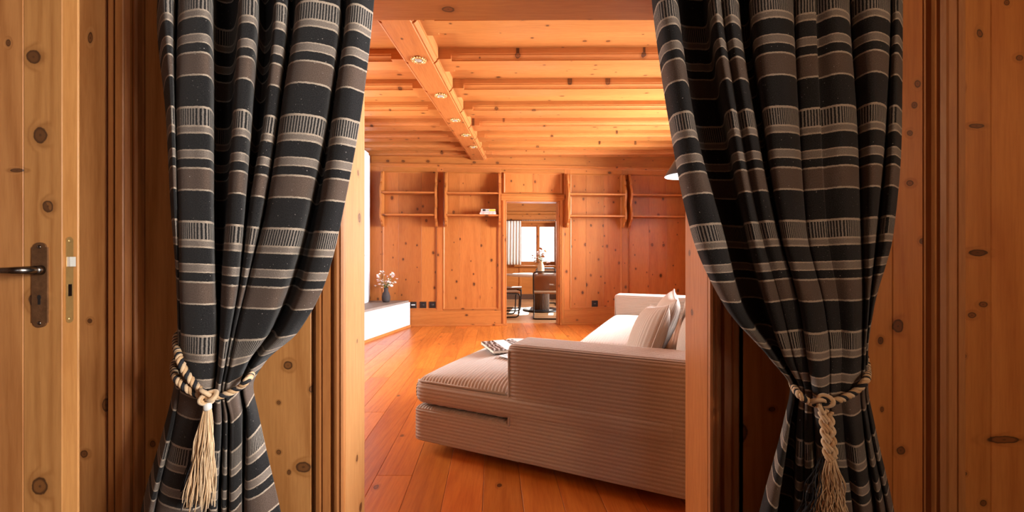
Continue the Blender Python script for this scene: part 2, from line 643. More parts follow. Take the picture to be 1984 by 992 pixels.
# floor: sub floor and planks running away from the camera
floor = MB().box(LX - 0.3, RX + 0.3, NY0 - 0.02, 6.75, -0.12, -0.022).build(
    'floor', FLOOR_Y, label='orange varnished larch plank floor of the living room', cat='floor', kind='structure')
PW = 0.176
sl = -0.047
i = 0
x = LX - 0.1
while x < RX + 0.5:
    y = NY0 - 0.02 - random.random() * 1.6
    while y < 6.55:
        L = random.uniform(1.7, 3.1)
        y0, y1 = max(y, NY0 - 0.02), min(y + L, 6.62)
        y += L
        if y1 - y0 < 0.05:
            continue
        mb = MB().cbox(x + 0.0006, x + PW - 0.0006, y0 + 0.0006, y1 - 0.0006, -0.022, 0.0, 0.0016)
        mb.v = [(vx + sl * (vy - 4.0), vy, vz) for (vx, vy, vz) in mb.v]
        mb.build('plank', FLOOR_Y, floor)
    x += PW

# ceiling: boards between joists, one long beam
ceil = MB().box(LX - 0.3, RX + 0.3, NY0, 6.9, FZ_T + 0.02, FZ_T + 0.16).build(
    'ceiling', CEIL_X, label='pine ceiling of boards between moulded joists', cat='ceiling', kind='structure')
joist_y = [2.10, 2.655, 3.21, 3.76, 4.30, 4.82, 5.295, 5.75, 6.17]
JSL = -0.012


def beam_x(y):
    return -0.81 + (y - 1.86) * 0.0614


JW = 0.215
edges = [NY1] + joist_y + [6.75]
for i in range(len(edges) - 1):
    y0 = edges[i] + (JW if i else 0.0) - 0.03
    y1 = edges[i + 1] + 0.03
    for (x0, x1) in ((LX, beam_x(y0)), (beam_x(y0), RX)):
        mb = MB().cbox(x0, x1, y0, y1, FZ_T, FZ_T + 0.022, 0.002)
        mb.v = [(vx, vy + JSL * vx, vz) for (vx, vy, vz) in mb.v]
        mb.build('ceiling_board', CEIL_X, ceil)


def joist(y0, x0, x1, stop_left):
    sq = [(y0, FZ_T + 0.01), (y0, JB), (y0 + JW, JB), (y0 + JW, FZ_T + 0.01)]
    ch = [(y0, FZ_T + 0.01), (y0, JB + 0.044), (y0 + 0.007, JB + 0.040), (y0 + 0.007, JB + 0.032),
          (y0 + 0.024, JB + 0.020), (y0 + 0.030, JB + 0.010), (y0 + 0.038, JB + 0.010), (y0 + 0.038, JB),
          (y0 + JW - 0.03, JB), (y0 + JW, JB + 0.03), (y0 + JW, FZ_T + 0.01)]
    mb = MB()
    if stop_left:
        mb.prism(sq, 0, x0, x0 + 0.14).prism(ch, 0, x0 + 0.14, x1)
    else:
        mb.prism(ch, 0, x0, x1 - 0.14).prism(sq, 0, x1 - 0.14, x1)
    mb.v = [(vx, vy + JSL * vx, vz) for (vx, vy, vz) in mb.v]
    mb.build('joist', CEIL_X, ceil)


for y0 in joist_y:
    bx = beam_x(y0)
    joist(y0, LX, bx - 0.10, False)
    joist(y0, bx + 0.10, RX, True)


def beam_prof(k):
    s = [(-0.095, MBZ), (0.095, MBZ)]
    s += [(0.100, MBZ + 0.006), (0.112, MBZ + 0.006), (0.130, MBZ + 0.024), (0.130, MBZ + 0.034), (0.142, MBZ + 0.040),
          (0.142, FZ_T + 0.01)]
    s += [(-q[0], q[1]) for q in reversed(s[2:])]
    return s


mb = MB()
by = [NY1 - 0.01] + [q for y0 in joist_y for q in (y0 - 0.012, y0 + 0.012)] + [6.42]
for i in range(len(by) - 1):
    if i % 2 == 0:
        mb.prism(beam_prof(0), 1, by[i], by[i + 1])
    else:
        mb.prism([(-0.118, MBZ), (0.118, MBZ), (0.118, FZ_T + 0.01), (-0.118, FZ_T + 0.01)] if False else
                 [(-0.095, MBZ), (0.095, MBZ), (0.104, MBZ + 0.02), (0.104, FZ_T + 0.01), (-0.104, FZ_T + 0.01), (-0.104, MBZ + 0.02)],
                 1, by[i], by[i + 1])
mb.v = [(vx + beam_x(vy), vy, vz) for (vx, vy, vz) in mb.v]
mb.build('main_beam', W_Y, ceil)

# side walls of the living room with assumed window openings


def wall_with_hole(name, x0, x1, ya, yb, z0, z1, holes, mat, label):
    mb = MB()
    y = ya
    for (h0, h1, g0, g1) in sorted(holes):
        mb.box(x0, x1, y, h0, z0, z1)
        mb.box(x0, x1, h0, h1, z0, g0)
        mb.box(x0, x1, h0, h1, g1, z1)
        y = h1
    mb.box(x0, x1, y, yb, z0, z1)
    return mb.build(name, mat, label=label, cat='wall', kind='structure')


def side_window(name, x, y0, y1, z0, z1, label, mat):
    e = empty(name, (x, (y0 + y1) / 2, z0), 0, label, 'window', kind='structure')
    w, h = (y1 - y0) / 2, z1 - z0
    fr = MB()
    for s in (-1, 1):
        a, b = sorted((s * w, s * (w - 0.06)))
        fr.cbox(-0.03, 0.03, a, b, 0, h)
    fr.cbox(-0.03, 0.03, -w + 0.06, w - 0.06, 0, 0.06).cbox(-0.03, 0.03, -w + 0.06, w - 0.06, h - 0.06, h)
    fr.cbox(-0.03, 0.03, -0.035, 0.035, 0.06, h - 0.06)
    fr.build('window_frame', mat, e)
    for s in (-1, 1):
        a, b = sorted((s * 0.035, s * (w - 0.06)))
        MB().box(-0.004, 0.004, a, b, 0.06, h - 0.06).build('pane', GLASS, e)
    return e


wall_with_hole('wall_left', LX - 0.35, LX, NY0, 6.9, -0.1, 2.9, [(3.15, 4.35, 0.9, 2.2)], W_Z,
               'pine left wall of the living room')
wall_with_hole('wall_right', RX, RX + 0.35, NY0, 7.2, -0.1, 2.9, [(1.75, 2.95, 1.0, 2.35), (3.6, 5.3, 1.0, 2.35)], W_Z,
               'pine right wall of the living room')
side_window('assumed_window_left', LX - 0.2, 3.15, 4.35, 0.9, 2.2, 'wooden casement window assumed in the left wall', W_Y)  # unseen; assumed from the light on the left shelves
side_window('assumed_window_right_near', RX + 0.2, 1.75, 2.95, 1.0, 2.35, 'wooden casement window assumed in the right wall nearer the opening', W_Y)  # unseen; assumed, its light raised to brighten the chaise top
side_window('assumed_window_right_far', RX + 0.2, 3.6, 5.3, 1.0, 2.35, 'wooden casement window assumed in the right wall nearer the far wall', W_Y)  # unseen; assumed from the strong light on bench and sofa

# ------------------------------------------------------------------ far wall (slightly turned) with panelling and doorway
FT = 0.065
TH = math.atan(FT)
FW = 6.42


def U(px):
    k = (px - CX) / F
    return FW * k / (1 - FT * k) / math.cos(TH)


D0, D1, DH = U(980), U(1084), 1.985
wf = MB().box(-3.3, D0, 0.0, 0.2, -0.1, 2.9).box(D1, 4.4, 0.0, 0.2, -0.1, 2.9).box(D0, D1, 0.0, 0.2, DH, 2.9)
wf = wf.build('wall_far', W_Z, label='knotty pine panelled far wall with a doorway', cat='wall', kind='structure')
wf.location = (0, FW, 0)
wf.rotation_euler = (0, 0, TH)
RAILZ0, PANZ0, PANZ1, CORN = 0.235, 0.262, 2.425, 2.50


def stile(u0, u1, z0, z1, mat=W_Z, name='stile', d=0.022):
    MB().cbox(u0, u1, -d, 0.0, z0, z1, 0.003).build(name, mat, wf)


def panel(u0, u1, z0, z1, n=3):
    g = 0.0
    w = (u1 - u0) / n
    cuts = [u0] + [u0 + w * k + random.uniform(-0.04, 0.04) for k in range(1, n)] + [u1]
    for k in range(n):
        MB().cbox(cuts[k] + 0.0008, cuts[k + 1] - 0.0008, -0.006 + random.uniform(-.0008, .0008), 0.002, z0, z1, 0.0012).build(
            'panel_board', PAN_Z, wf)
    m = 0.022                                 # moulded frame around the field

    def prof(o, s):
        return [(o, -0.004), (o + s * m, -0.004), (o + s * m, -0.010), (o + s * m * 0.6, -0.014), (o + s * m * 0.35, -0.022),
                (o + s * m * 0.2, -0.028), (o, -0.028)]
    MB().prism(prof(u0, 1), 2, z0, z1).build('panel_moulding', W_Z, wf)
    MB().prism(prof(u1, -1), 2, z0, z1).build('panel_moulding', W_Z, wf)
    for (o, s) in ((z0, 1), (z1, -1)):
        MB().prism([(b, a) for (a, b) in prof(o, s)], 0, u0, u1).build('panel_moulding', W_X, wf)


st = [(U(700) - 0.6, U(742)), (U(847), U(859)), (U(966), D0 - 0.075), (D1 + 0.075, U(1104)), (U(1204), U(1216)), (U(1330), U(1344))]
for (a, b) in st:
    if b - a > 0.004:
        stile(a, b, RAILZ0, CORN)
pans = [(st[0][1], st[1][0]), (st[1][1], st[2][0]), (st[3][1], st[4][0]), (st[4][1], st[5][0]), (st[5][1], 4.1)]
for (a, b) in pans:
    panel(a, b, PANZ0, PANZ1)
    MB().cbox(a, b, -0.022, 0, PANZ1, CORN, 0.003).build('rail', W_X, wf)
    MB().cbox(a, b, -0.022, 0, RAILZ0, PANZ0, 0.003).build('rail', W_X, wf)
for (a, b) in ((-3.2, D0 - 0.075), (D1 + 0.075, 4.1)):
    MB().cbox(a, b, -0.026, 0, 0.0, RAILZ0, 0.003).build('bottom_board', W_X, wf)
MB().cbox(-3.2, D0 - 0.002, -0.040, -0.026, 0.0, 0.030, 0.003).build('skirting_strip', W_X, wf)
MB().cbox(D1 + 0.002, 4.1, -0.040, -0.026, 0.0, 0.030, 0.003).build('skirting_strip', W_X, wf)
# over-door panel
panel(D0 - 0.035, D1 + 0.035, DH + 0.115, 2.43, 2)
MB().cbox(D0 - 0.075, D1 + 0.075, -0.022, 0, 2.43, CORN, 0.003).build('rail', W_X, wf)
# frieze and cornice
MB().cbox(-2.2, 1.2, -0.012, 0.0, 2.545, FZ_T, 0.002).build('frieze_board', W_X, wf)
MB().cbox(-3.2, -2.2, -0.004, 0.0, 2.545, FZ_T, 0.002).build('frieze_board', W_X, wf)
MB().cbox(1.2, 4.1, -0.012, 0.0, 2.545, FZ_T, 0.002).build('frieze_board', W_X, wf)
MB().prism([(0, 2.49), (-0.024, 2.49), (-0.030, 2.505), (-0.030, 2.512), (-0.046, 2.530), (-0.046, 2.545), (0, 2.552)], 0, -3.2, 4.1).build(
    'cornice', W_X, wf)
# door casing
cas = [(0, 0.0), (0, -0.032), (0.018, -0.032), (0.024, -0.040), (0.050, -0.040), (0.058, -0.030), (0.066, -0.030), (0.075, -0.024), (0.075, 0.0)]
dc = empty('door_2', (0, FW, 0), TH, 'moulded pine door casing of the far doorway', 'door frame', kind='structure')
MB().prism([(D0 - p, q) for (p, q) in cas], 2, 0.0, DH).build('casing', W_Z, dc)
MB().prism([(D1 + p, q) for (p, q) in cas], 2, 0.0, DH).build('casing', W_Z, dc)
MB().prism([(q, DH + p * 1.4) for (p, q) in cas], 0, D0 - 0.075, D1 + 0.075).build('casing_head', W_X, dc)
MB().cbox(D1 - 0.02, D1 - 0.001, -0.02, 0.2, 0.0, DH - 0.002).build('jamb', W_Z, dc)
MB().cbox(D0 + 0.001, D0 + 0.012, -0.02, 0.2, 0.0, DH - 0.002).build('jamb', W_Z, dc)
MB().cbox(D0 + 0.012, D1 - 0.02, -0.02, 0.2, DH - 0.014, DH - 0.001).build('jamb_head', W_X, dc)

# ------------------------------------------------------------------ near wall with the wide opening
WL, WR = -2.3, 2.7


def near_x(px, Y=1.29):
    return (px - CX) / F * Y


wn = MB().box(LX - 0.3, OL - 0.02, NY0, NY1, -0.1, 2.9).box(OR + 0.02, RX + 0.3, NY0, NY1, -0.1, 2.9)
wn.box(OL - 0.02, OR + 0.02, NY0, NY1, OH + 0.02, 2.9)
wn = wn.build('wall_near', H_Z, label='pine boarded wall around the wide opening', cat='wall', kind='structure')
# linings of the opening
pj = empty('door_3', (0, NY0, 0), 0, 'wide pine lined opening into the living room', 'door frame', kind='structure')
JL = wood('pine_lining_left', 2, (0.47, 0.235, 0.082), (0.35, 0.15, 0.044), cell=5.5, kr=0.06, keep=0.6, var=0.0, drop=0, rings=6)
JR = wood('pine_lining_right', 2, PINE_L, PINE_D, cell=5.5, kr=0.06, keep=0.6, var=0.0, drop=0, rings=6)
MB().cbox(OL - 0.02, OL, -0.012, NY1 - NY0, 0.0, OH + 0.02, 0.003).build('lining', JL, pj)
MB().cbox(OR, OR + 0.02, -0.012, NY1 - NY0, 0.0, OH + 0.02, 0.003).build('lining', JR, pj)
MB().cbox(OL, OR, -0.012, NY1 - NY0, OH, OH + 0.02, 0.003).build('lining_head', CEIL_X, pj)


def casing_prof(s, o):
    """moulded casing from the opening outwards; s = -1 left, +1 right"""
    pr = [(0.002, 0.0), (0.002, -0.030), (0.010, -0.036), (0.016, -0.030), (0.020, -0.030), (0.026, -0.038), (0.036, -0.036), (0.042, -0.024),
          (0.046, -0.022), (0.050, -0.010), (0.057, -0.010), (0.060, -0.030), (0.084, -0.034), (0.087, -0.026), (0.092, -0.026), (0.096, -0.036),
          (0.112, -0.034), (0.118, -0.022), (0.124, -0.022), (0.128, -0.008), (0.138, -0.004), (0.138, 0.0)]
    return [(o + s * p * 0.784, q * 0.8) for (p, q) in pr]


MB().prism(casing_prof(-1, OL), 2, 0, OH + 0.16).build('casing', TRIM_Z, pj)
MB().prism(casing_prof(1, OR), 2, 0, OH + 0.16).build('casing', TRIM_Z, pj)
MB().prism([(q, p) for (p, q) in casing_prof(1, OH)], 0, OL - 0.0, OR + 0.0).build('casing_head', W_X, pj)


def board(x0, x1, d=0.014, mat=None, z0=0.0, z1=2.5):
    MB().cbox(x0 + 0.0006, x1 - 0.0006, NY0 - d, NY0, z0, z1, 0.002).build('wall_board', mat or H_Z, wn)


tl0, tl1 = near_x(216), near_x(282)
tr0, tr1 = near_x(1787), near_x(1863)
for a, b in ((OL - 0.109, near_x(470)), (near_x(470), near_x(375)), (near_x(375), tl1)):
    board(b, a) if b < a else board(a, b)
for a, b in ((tl0 - 0.23, tl0 - 0.012), (tl0 - 0.50, tl0 - 0.23)):
    board(a, b)
HO_Z = wood('amber_pine_upright', 2, (0.54, 0.195, 0.046), (0.39, 0.115, 0.023), cell=3.2, kr=0.066, keep=0.12, rings=10, var=0.12, ring_w=0.45, knots=wall_knots(
    [(1778, 162, 7, 8), (1772, 204, 6, 7), (1763, 258, 6, 6), (1763, 355, 8, 6), (1787, 467, 6, 6), (1740, 632, 12, 14), (1706, 660, 6, 8), (1709, 793, 4, 6),
      (1745, 873, 9, 9), (1864, 168, 6, 9), (1892, 244, 16, 5), (1895, 490, 20, 7), (1905, 590, 9, 6), (1883, 611, 9, 6), (1869, 690, 4, 4), (1905, 975, 7, 7),
      (1945, 852, 34, 8), (1975, 112, 8, 6), (1951, 5, 6, 6), (1869, 918, 5, 4), (1415, 695, 7, 8), (1436, 838, 14, 20), (1496, 793, 7, 5)]))
for a, b in ((OR + 0.109, near_x(1428)), (near_x(1428), near_x(1560)), (near_x(1560), near_x(1728)), (near_x(1728), tr0),
             (tr1, near_x(1918)), (near_x(1918), near_x(2100)), (near_x(2100), WR)):
    board(a, b, mat=HO_Z)


def trim_prof(o, w, s):
    pr = [(0.0, 0.0), (0.0, -0.016), (0.05, -0.016), (0.07, -0.030), (0.11, -0.036), (0.17, -0.034), (0.19, -0.022), (0.24, -0.022),
          (0.26, -0.034), (0.36, -0.040), (0.38, -0.034), (0.43, -0.040), (0.62, -0.041), (0.65, -0.030), (0.69, -0.030), (0.71, -0.022), (0.74, -0.022),
          (0.76, -0.030), (0.92, -0.030), (0.95, -0.024), (1.0, -0.022), (1.0, 0.0)]
    return [(o + s * p * w, NY0 + q) for (p, q) in pr]


MB().prism(trim_prof(tr0, tr1 - tr0, 1), 2, 0, 2.5).build('wall_moulding', TRIM_Z, wn)
MB().prism(trim_prof(tl1, tl1 - tl0, -1), 2, 0, 2.5).build('wall_moulding', TRIM_Z, wn)

# the hall the camera stands in
HB = -4.0
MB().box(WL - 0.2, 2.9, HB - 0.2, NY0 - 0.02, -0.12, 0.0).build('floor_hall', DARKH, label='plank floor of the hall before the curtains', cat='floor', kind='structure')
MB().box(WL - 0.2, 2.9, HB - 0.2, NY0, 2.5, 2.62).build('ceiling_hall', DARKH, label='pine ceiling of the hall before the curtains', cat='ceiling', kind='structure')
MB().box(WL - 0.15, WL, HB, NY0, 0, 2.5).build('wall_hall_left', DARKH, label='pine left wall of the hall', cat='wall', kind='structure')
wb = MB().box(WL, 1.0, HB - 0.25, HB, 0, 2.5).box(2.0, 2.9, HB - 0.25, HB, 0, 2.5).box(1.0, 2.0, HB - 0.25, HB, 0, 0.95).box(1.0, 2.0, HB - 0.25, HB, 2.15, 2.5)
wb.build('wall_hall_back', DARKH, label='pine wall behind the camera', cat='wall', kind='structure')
w6 = side_window('fill_window_back', 1.5, HB - 0.625, HB + 0.375, 0.95, 2.15, 'wooden casement window added behind the camera for fill light', W_Y)  # unseen window, added to light the right-hand boards from the front
w6.location = (1.5, HB - 0.15, 0.95)
w6.rotation_euler = (0, 0, math.radians(90))
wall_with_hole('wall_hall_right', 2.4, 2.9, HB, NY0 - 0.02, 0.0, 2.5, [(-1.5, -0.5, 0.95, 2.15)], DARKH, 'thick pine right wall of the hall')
side_window('assumed_window_hall', 2.74, -1.5, -0.5, 0.95, 2.15, 'wooden casement window assumed in the hall', W_Y)  # unseen; assumed from the light crossing the hall to the left side

# ------------------------------------------------------------------ masonry stove and bench at the far left
stv = empty('masonry_stove', (-2.2, 5.6, 0), 0, 'white plastered masonry stove with a stone topped bench', 'stove')


def pv(mb, name, mat, **k):
    mb.v = [(a + 2.2, b - 5.6, c) for (a, b, c) in mb.v]
    return mb.build(name, mat, stv, **k)


f0, f1 = (-2.05, 4.2), (-1.585, 6.27)     # the bench front on the floor, near and far


def slab(z0, z1, o, xl, y0, y1):
    """bench slice between two depths, pushed out by o"""
    def fx(y):
        return f0[0] + (f1[0] - f0[0]) * (y - f0[1]) / (f1[1] - f0[1]) + o
    mb = MB()
    yl, yr = min(y1, 6.36 + FT * xl), min(y1, 6.36 + FT * fx(y1))
    vs = [(xl, y0, z0), (fx(y0), y0, z0), (fx(y1), yr, z0), (xl, yl, z0), (xl, y0, z1), (fx(y0), y0, z1), (fx(y1), yr, z1), (xl, yl, z1)]
    return mb.add(vs, [(3, 2, 1, 0), (4, 5, 6, 7), (0, 1, 5, 4), (1, 2, 6, 5), (2, 3, 7, 6), (3, 0, 4, 7)])


pv(slab(0.035, 0.385, 0.0, -2.9, 4.2, 6.27), 'bench', WHITE)
pv(slab(0.0, 0.035, 0.012, -2.9, 4.2, 6.27), 'skirting', W_Y)
for (a, b) in ((4.2, 4.92), (4.923, 5.63), (5.633, 6.27)):
    pv(slab(0.385, 0.412, -0.02, -2.9, a, b), 'bench_slab', STONE)
pv(MB().cbox(-2.9, -2.165, 4.6, 6.15, 0.412, 2.645, 0.02), 'body', WHITE)
pv(MB().cbox(-2.9, -2.115, 4.5, 5.95, 0.412, 1.10, 0.015), 'lower_body', WHITE)
pv(MB().cbox(-2.9, -2.135, 4.55, 6.02, 1.10, 2.652, 0.02), 'upper_body', WHITE)

# ------------------------------------------------------------------ curtains
def lerp(a, b, t):
    return a + (b - a) * t


def interp(xs, ys, x):
    if x <= xs[0]:
        return ys[0]
    for i in range(len(xs) - 1):
        if x <= xs[i + 1]:
            return lerp(ys[i], ys[i + 1], (x - xs[i]) / (xs[i + 1] - xs[i]))
    return ys[-1]


def pchip(xs, ys, x):
    """monotone cubic through the given heights"""
    n = len(xs)
    if x <= xs[0]:
        return ys[0]
    if x >= xs[-1]:
        return ys[-1]
    d = [(ys[i + 1] - ys[i]) / (xs[i + 1] - xs[i]) for i in range(n - 1)]
    m = [d[0]] + [0 if d[i - 1] * d[i] <= 0 else 2 * d[i - 1] * d[i] / (d[i - 1] + d[i]) for i in range(1, n - 1)] + [d[-1]]
    for i in range(n - 1):
        if x <= xs[i + 1]:
            h = xs[i + 1] - xs[i]
            t = (x - xs[i]) / h
            return ((1 + 2 * t) * (1 - t) ** 2 * ys[i] + t * (1 - t) ** 2 * h * m[i]
                    + t * t * (3 - 2 * t) * ys[i + 1] + t * t * (t - 1) * h * m[i + 1])


CY = 1.100
CTOP_Z = 2.02
CS = CY / 1.475


def make_curtain(name, ctrl, keys, table, slant, tie_y, label, v_off, dscale):
    heights = [r[0] for r in table]
    nC = len(ctrl)
    SUB = 7
    z_top, z_bot = CTOP_Z, 0.012
    rows = 230
    cols = (nC - 1) * SUB + 1
    tx = [c[0] for c in ctrl]
    V, uvs = [], []
    prev = None
    acc = [0.0] * cols
    for j in range(rows + 1):
        z = lerp(z_top, z_bot, j / rows)
        py = HZ + (EYE - z) * F / CY
        kx = [pchip(heights, [r[1][k] for r in table], py) for k in range(len(keys))]
        cx = []
        for i in range(nC):
            # place a control between its two key neighbours with the spacing it has at the top
            for q in range(len(keys) - 1):
                if keys[q] <= i <= keys[q + 1]:
                    t0, t1 = tx[keys[q]], tx[keys[q + 1]]
                    fr = (tx[i] - t0) / (t1 - t0)
                    cx.append(lerp(kx[q], kx[q + 1], fr))
                    break
        ds = pchip([r[0] for r in dscale], [r[1] for r in dscale], py)
        lo, hi = cx[0], cx[-1]
        near_tie = math.exp(-((py - tie_y) / 95.0) ** 2)
        row = []
        pts = []
        for i in range(nC):
            s = (cx[i] - lo) / (hi - lo) * 2 - 1
            wob = 0.006 * math.sin(i * 2.1 + z * 4.3) + 0.004 * math.sin(i * 5.7 + z * 9.1)
            y = CY + CS * (ctrl[i][1] * (1.75 if ctrl[i][1] > 0 else 1.25) * ds + wob - near_tie * 0.075 * (1 - s * s) + 0.02 * near_tie)
            pts.append(Vector(((cx[i] - CX) / F * y, y, z)))
        row = cat_rom(pts, SUB)
        if prev is None:
            ulen = [0.0]
            for c in range(1, cols):
                ulen.append(ulen[-1] + (row[c] - row[c - 1]).length)
        else:
            for c in range(cols):
                a, b = row[c], prev[c]
                # drop length: folds opening sideways in depth count less than the pull across
                acc[c] += math.sqrt((a.x - b.x) ** 2 * 0.9 + (a.z - b.z) ** 2)
        prev = row
        for c in range(cols):
            V.append(tuple(row[c]))
            uvs.append((ulen[c], acc[c] + v_off + slant * (c / (cols - 1))))
    # smooth the drop lengths across the cloth a little
    Fc = []
    for j in range(rows):
        for c in range(cols - 1):
            a = j * cols + c
            Fc.append((a, a + 1, a + cols + 1, a + cols))
    me = bpy.data.meshes.new(name)
    me.from_pydata(V, [], Fc)
    me.materials.append(CLOTH)
    me.polygons.foreach_set('use_smooth', [True] * len(Fc))
    uvl = me.uv_layers.new(name='cloth')
    flat = []
    for l in me.loops:
        flat.extend(uvs[l.vertex_index])
    uvl.data.foreach_set('uv', flat)
    me.update()
    o = bpy.data.objects.new(name, me)
    link_obj(o, None)
    sm = o.modifiers.new('thickness', 'SOLIDIFY')
    sm.thickness = 0.003
    sm.offset = 0
    tag(o, label, 'curtain', 'striped wool curtains at the opening')
    return o, V


ctrlL = [(305, .06), (312, -.01), (326, -.03), (338, 0), (341, .07), (345, .05), (350, -.03), (378, -.055), (402, -.045), (411, 0), (414, .07),
         (430, .09), (452, .08), (461, .03), (466, -.035), (485, -.055), (498, -.025), (503, .05), (515, .08), (528, .05), (533, -.015), (545, -.035),
         (556, -.01), (562, .06), (570, .05), (576, -.03), (600, -.055), (640, -.05), (658, -.02), (664, .05), (670, .04), (674, -.03), (695, -.05), (725, -.02)]
keysL = [0, 6, 9, 14, 16, 20, 22, 25, 28, 31, 33]
tabL = [(-150, [318, 358, 411, 462, 490, 525, 548, 570, 655, 674, 735]),
        (0, [305, 350, 411, 466, 498, 533, 556, 576, 658, 674, 725]),
        (200, [322, 345, 413, 456, 487, 517, 540, 550, 637, 650, 703]),
        (400, [332, 348, 413, 443, 474, 485, 510, 520, 598, 622, 667]),
        (540, [342, 350, 416, 432, 462, 468, 480, 485, 560, 590, 632]),
        (640, [345, 353, 420, 428, 445, 449, 455, 460, 520, 545, 578]),
        (700, [344, 352, 418, 424, 434, 438, 443, 447, 478, 493, 514]),
        (748, [340, 352, 412, 418, 426, 430, 434, 438, 462, 472, 490]),
        (800, [330, 345, 405, 415, 428, 434, 440, 448, 468, 480, 500]),
        (992, [280, 305, 395, 405, 420, 430, 440, 445, 468, 476, 545]),
        (1090, [262, 292, 395, 405, 420, 430, 442, 448, 470, 480, 562])]
dsL = [(-150, 1.0), (400, 1.0), (640, 0.85), (748, 0.55), (850, 0.7), (1090, 0.95)]
curL, VL = make_curtain('curtain', ctrlL, keysL, tabL, -0.043, 748,
                        'black and brown striped wool curtain beside the open door, tied with rope', 0.0539, dsL)

ctrlR = [(1265, .02), (1275, -.035), (1300, -.05), (1312, -.01), (1316, .055), (1345, .07), (1368, .06), (1373, -.015), (1385, -.045), (1398, -.02),
         (1402, -.03), (1415, -.04), (1430, -.01), (1434, .07), (1450, .06), (1456, -.03), (1495, -.055), (1532, -.03), (1537, .02), (1545, -.02),
         (1577, -.03), (1580, -.022), (1615, -.05), (1642, -.02), (1646, .05), (1652, 0), (1690, -.04), (1722, -.02), (1726, .04), (1730, 0),
         (1740, -.02), (1748, .02)]
keysR = [0, 3, 7, 12, 15, 17, 19, 23, 25, 27, 31]
tabR = [(-150, [1252, 1300, 1365, 1425, 1452, 1530, 1545, 1640, 1650, 1718, 1740]),
        (0, [1265, 1312, 1373, 1430, 1456, 1532, 1545, 1642, 1652, 1722, 1748]),
        (250, [1300, 1347, 1410, 1465, 1485, 1545, 1552, 1658, 1663, 1712, 1746]),
        (450, [1340, 1400, 1447, 1505, 1515, 1560, 1567, 1665, 1670, 1695, 1730]),
        (600, [1408, 1440, 1488, 1550, 1553, 1595, 1600, 1672, 1676, 1682, 1692]),
        (690, [1488, 1503, 1520, 1563, 1566, 1605, 1610, 1670, 1672, 1676, 1681]),
        (755, [1532, 1540, 1550, 1573, 1576, 1605, 1610, 1665, 1668, 1674, 1681]),
        (820, [1520, 1530, 1545, 1575, 1580, 1608, 1614, 1670, 1675, 1682, 1692]),
        (992, [1475, 1505, 1540, 1583, 1588, 1625, 1632, 1690, 1700, 1715, 1730]),
        (1090, [1455, 1490, 1535, 1585, 1592, 1632, 1640, 1705, 1712, 1728, 1745])]
dsR = [(-150, 1.0), (400, 1.0), (600, 0.9), (755, 0.55), (850, 0.7), (1090, 0.95)]
curR, VR = make_curtain('curtain', ctrlR, keysR, tabR, 0.035, 755,
                        'black and brown striped wool curtain in front of the sofa side, tied with braided rope', 0.0266, dsR)

rod = empty('assumed_curtain_rod', (0, CY, CTOP_Z), 0, 'turned wooden curtain rod assumed above the opening', 'curtain rod')  # out of view; assumed so the curtains have something to hang from
MB().tube([(-1.18, 0, 0.016), (1.27, 0, 0.016)], 0.014, 12).build('rod', W_X, rod, True)
for s in (-1.14, 1.23):
    MB().box(s - 0.012, s + 0.012, -0.012, NY0 - CY - 0.002, 0.005, 0.035).build('bracket', W_Y, rod)


def front_of(V, X, Z, rad=0.035):
    best = 9
    for (a, b, c) in V:
        if abs(c - Z) < rad and abs(a - X) < rad and b < best:
            best = b
    return best if best < 9 else CY


def rope_path(V, pts, gap=0.0095, per=10):
    """photo marks at the cloth's distance, laid on the front of the cloth"""
    out = []
    for q in pts:
        px, py = q[0], q[1]
        if len(q) == 3:
            out.append(spot(px, py, q[2]))
        else:
            Y = CY
            for _ in range(3):
                p = spot(px, py, Y)
                Y = front_of(V, p.x, p.z) - gap
            out.append(spot(px, py, Y))
    return cat_rom(out, per)


def twisted(parent, path, pitch=0.033, rh=0.0045, rs=0.0049, name='rope_strand'):
    path = [Vector(p) for p in path]
    # resample
    L = [0.0]
    for i in range(1, len(path)):
        L.append(L[-1] + (path[i] - path[i - 1]).length)
    n = max(8, int(L[-1] / 0.004))
    pts = []
    k = 0
    for i in range(n + 1):
        s = L[-1] * i / n
        while k < len(L) - 2 and L[k + 1] < s:
            k += 1
        t = (s - L[k]) / max(1e-6, L[k + 1] - L[k])
        pts.append(path[k].lerp(path[k + 1], t))
    frames = []
    N = None
    for i in range(n + 1):
        T = (pts[min(n, i + 1)] - pts[max(0, i - 1)]).normalized()
        if N is None:
            up = Vector((0, 1, 0))
            N = (up - T * up.dot(T)).normalized()
        N = (N - T * N.dot(T)).normalized()
        frames.append((N, T.cross(N)))
    for q, mat in enumerate((CREAM_ROPE, DARK_ROPE, TAN_ROPE)):
        hp = []
        for i in range(n + 1):
            a = 2 * math.pi * (L[-1] * i / n / pitch + q / 3)
            hp.append(pts[i] + frames[i][0] * math.cos(a) * rh + frames[i][1] * math.sin(a) * rh)
        MB().tube(hp, rs, 6).build(name, mat, parent, True)


